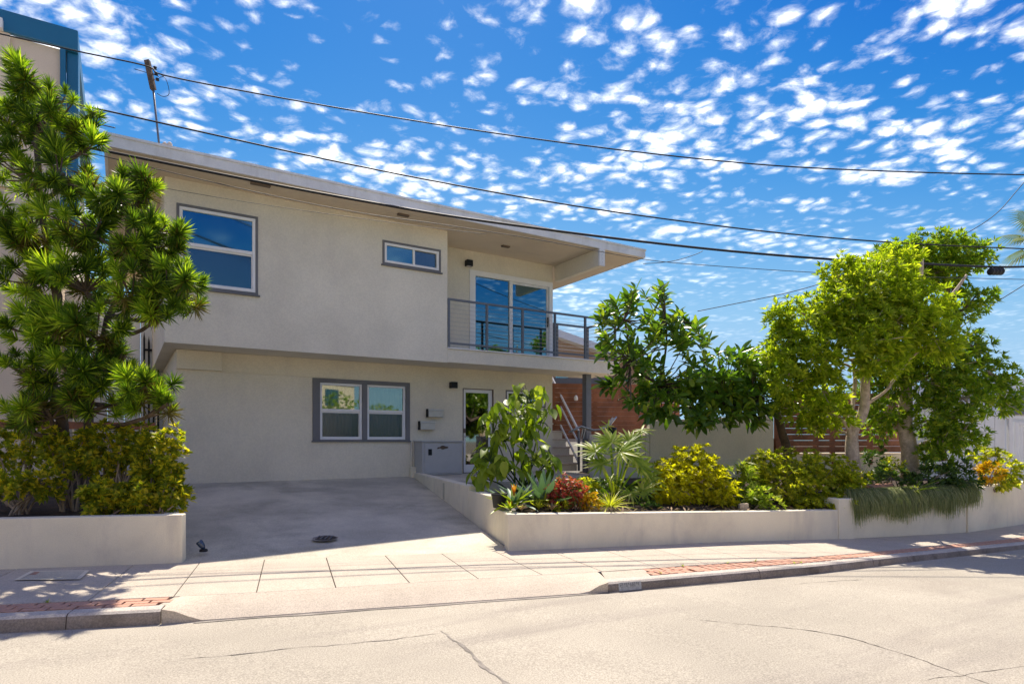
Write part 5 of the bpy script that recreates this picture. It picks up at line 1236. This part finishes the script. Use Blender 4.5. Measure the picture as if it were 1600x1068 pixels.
# ================================================================== across the street (seen only in the glass)
def far_house(l0, l1, f, h, mat, lab):
    root = thing('opposite_house', cw((l0 + l1) / 2, f, -1.5), lab, 'house')
    a, b = cw(l0, f), cw(l1, f); u = (b - a).normalized(); n = -FW
    q = [a, b, b + n * 8, a + n * 8]
    MB().hexa([(p.x, p.y, -2) for p in q], [(p.x, p.y, h) for p in q]).build('wall', M[mat], root)
    q2 = [a - u * .4 + FW * .6, b + u * .4 + FW * .6, b + u * .4 + n * 8.4, a - u * .4 + n * 8.4]
    MB().hexa([(p.x, p.y, h + .01) for p in q2], [(p.x, p.y, h + .25) for p in q2]).build('roof', M['roofing'], root)
    w = (l1 - l0)
    for i in range(int(w / 3)):
        for z0 in (-.2, 2.6):
            if z0 + 1.2 > h: continue
            c = a + u * (1.5 + i * 3); q3 = [c - u * .7 + FW * .04, c + u * .7 + FW * .04, c + u * .7 - FW * .02, c - u * .7 - FW * .02]
            MB().hexa([(p.x, p.y, z0) for p in q3], [(p.x, p.y, z0 + 1.2) for p in q3]).build('window', M['glass_up'], root)
far_house(-26, -12, -13.5, 4.6, 'beige', 'beige house across the street, left one reflected in windows')
far_house(-9, 5, -12, 3.2, 'wall_white', 'pale low house across the street, middle one reflected in windows')
far_house(8, 24, -9.5, 5.0, 'beige', 'beige house across the street, right one reflected in windows')
rows = [[cw(l, .22 * l - 4.2, -1.42), cw(l, .22 * l - 9.6, -1.4), cw(l, .22 * l - 60, -1.2)] for l in lats(-40, 40, 12)]
setp(MB().grid(rows).build('far_pavement', M['concrete']), kind='structure')
for i in range(5):
    l = (-15, -7, 1.5, 14.0, 16.9)[i]; f = .22 * l - (5.2 if i > 2 else 6.2); c = cw(l, f, .3)
    root = thing('street_hedge', cw(l, f, -1.42), 'clipped green hedge on the far side of the street, %s' % ('leftmost', 'second from left', 'third from left', 'second from right', 'rightmost')[i], 'hedge')
    u = unit(rng.normal(size=(700, 3))); r = (.5 + .5 * rng.random((700, 1)) ** .5); P = np.array(c)[None] + (u * r) * np.array([1.9, 1.2, 1.5 + .5 * (i % 2) + (.5 if i > 2 else 0)])[None]
    V, Fc = whorls(P, u + np.array([0, 0, .5]), 6, .2, .1, (.4, 1.3)); link('foliage', np_mesh('foliage', V, Fc, M['tree_dark']), None, root)
    MB().tube([cw(l, f, -1.5), cw(l, f, .2)], .07, 8).build('trunk', M['bark_dark'], root)
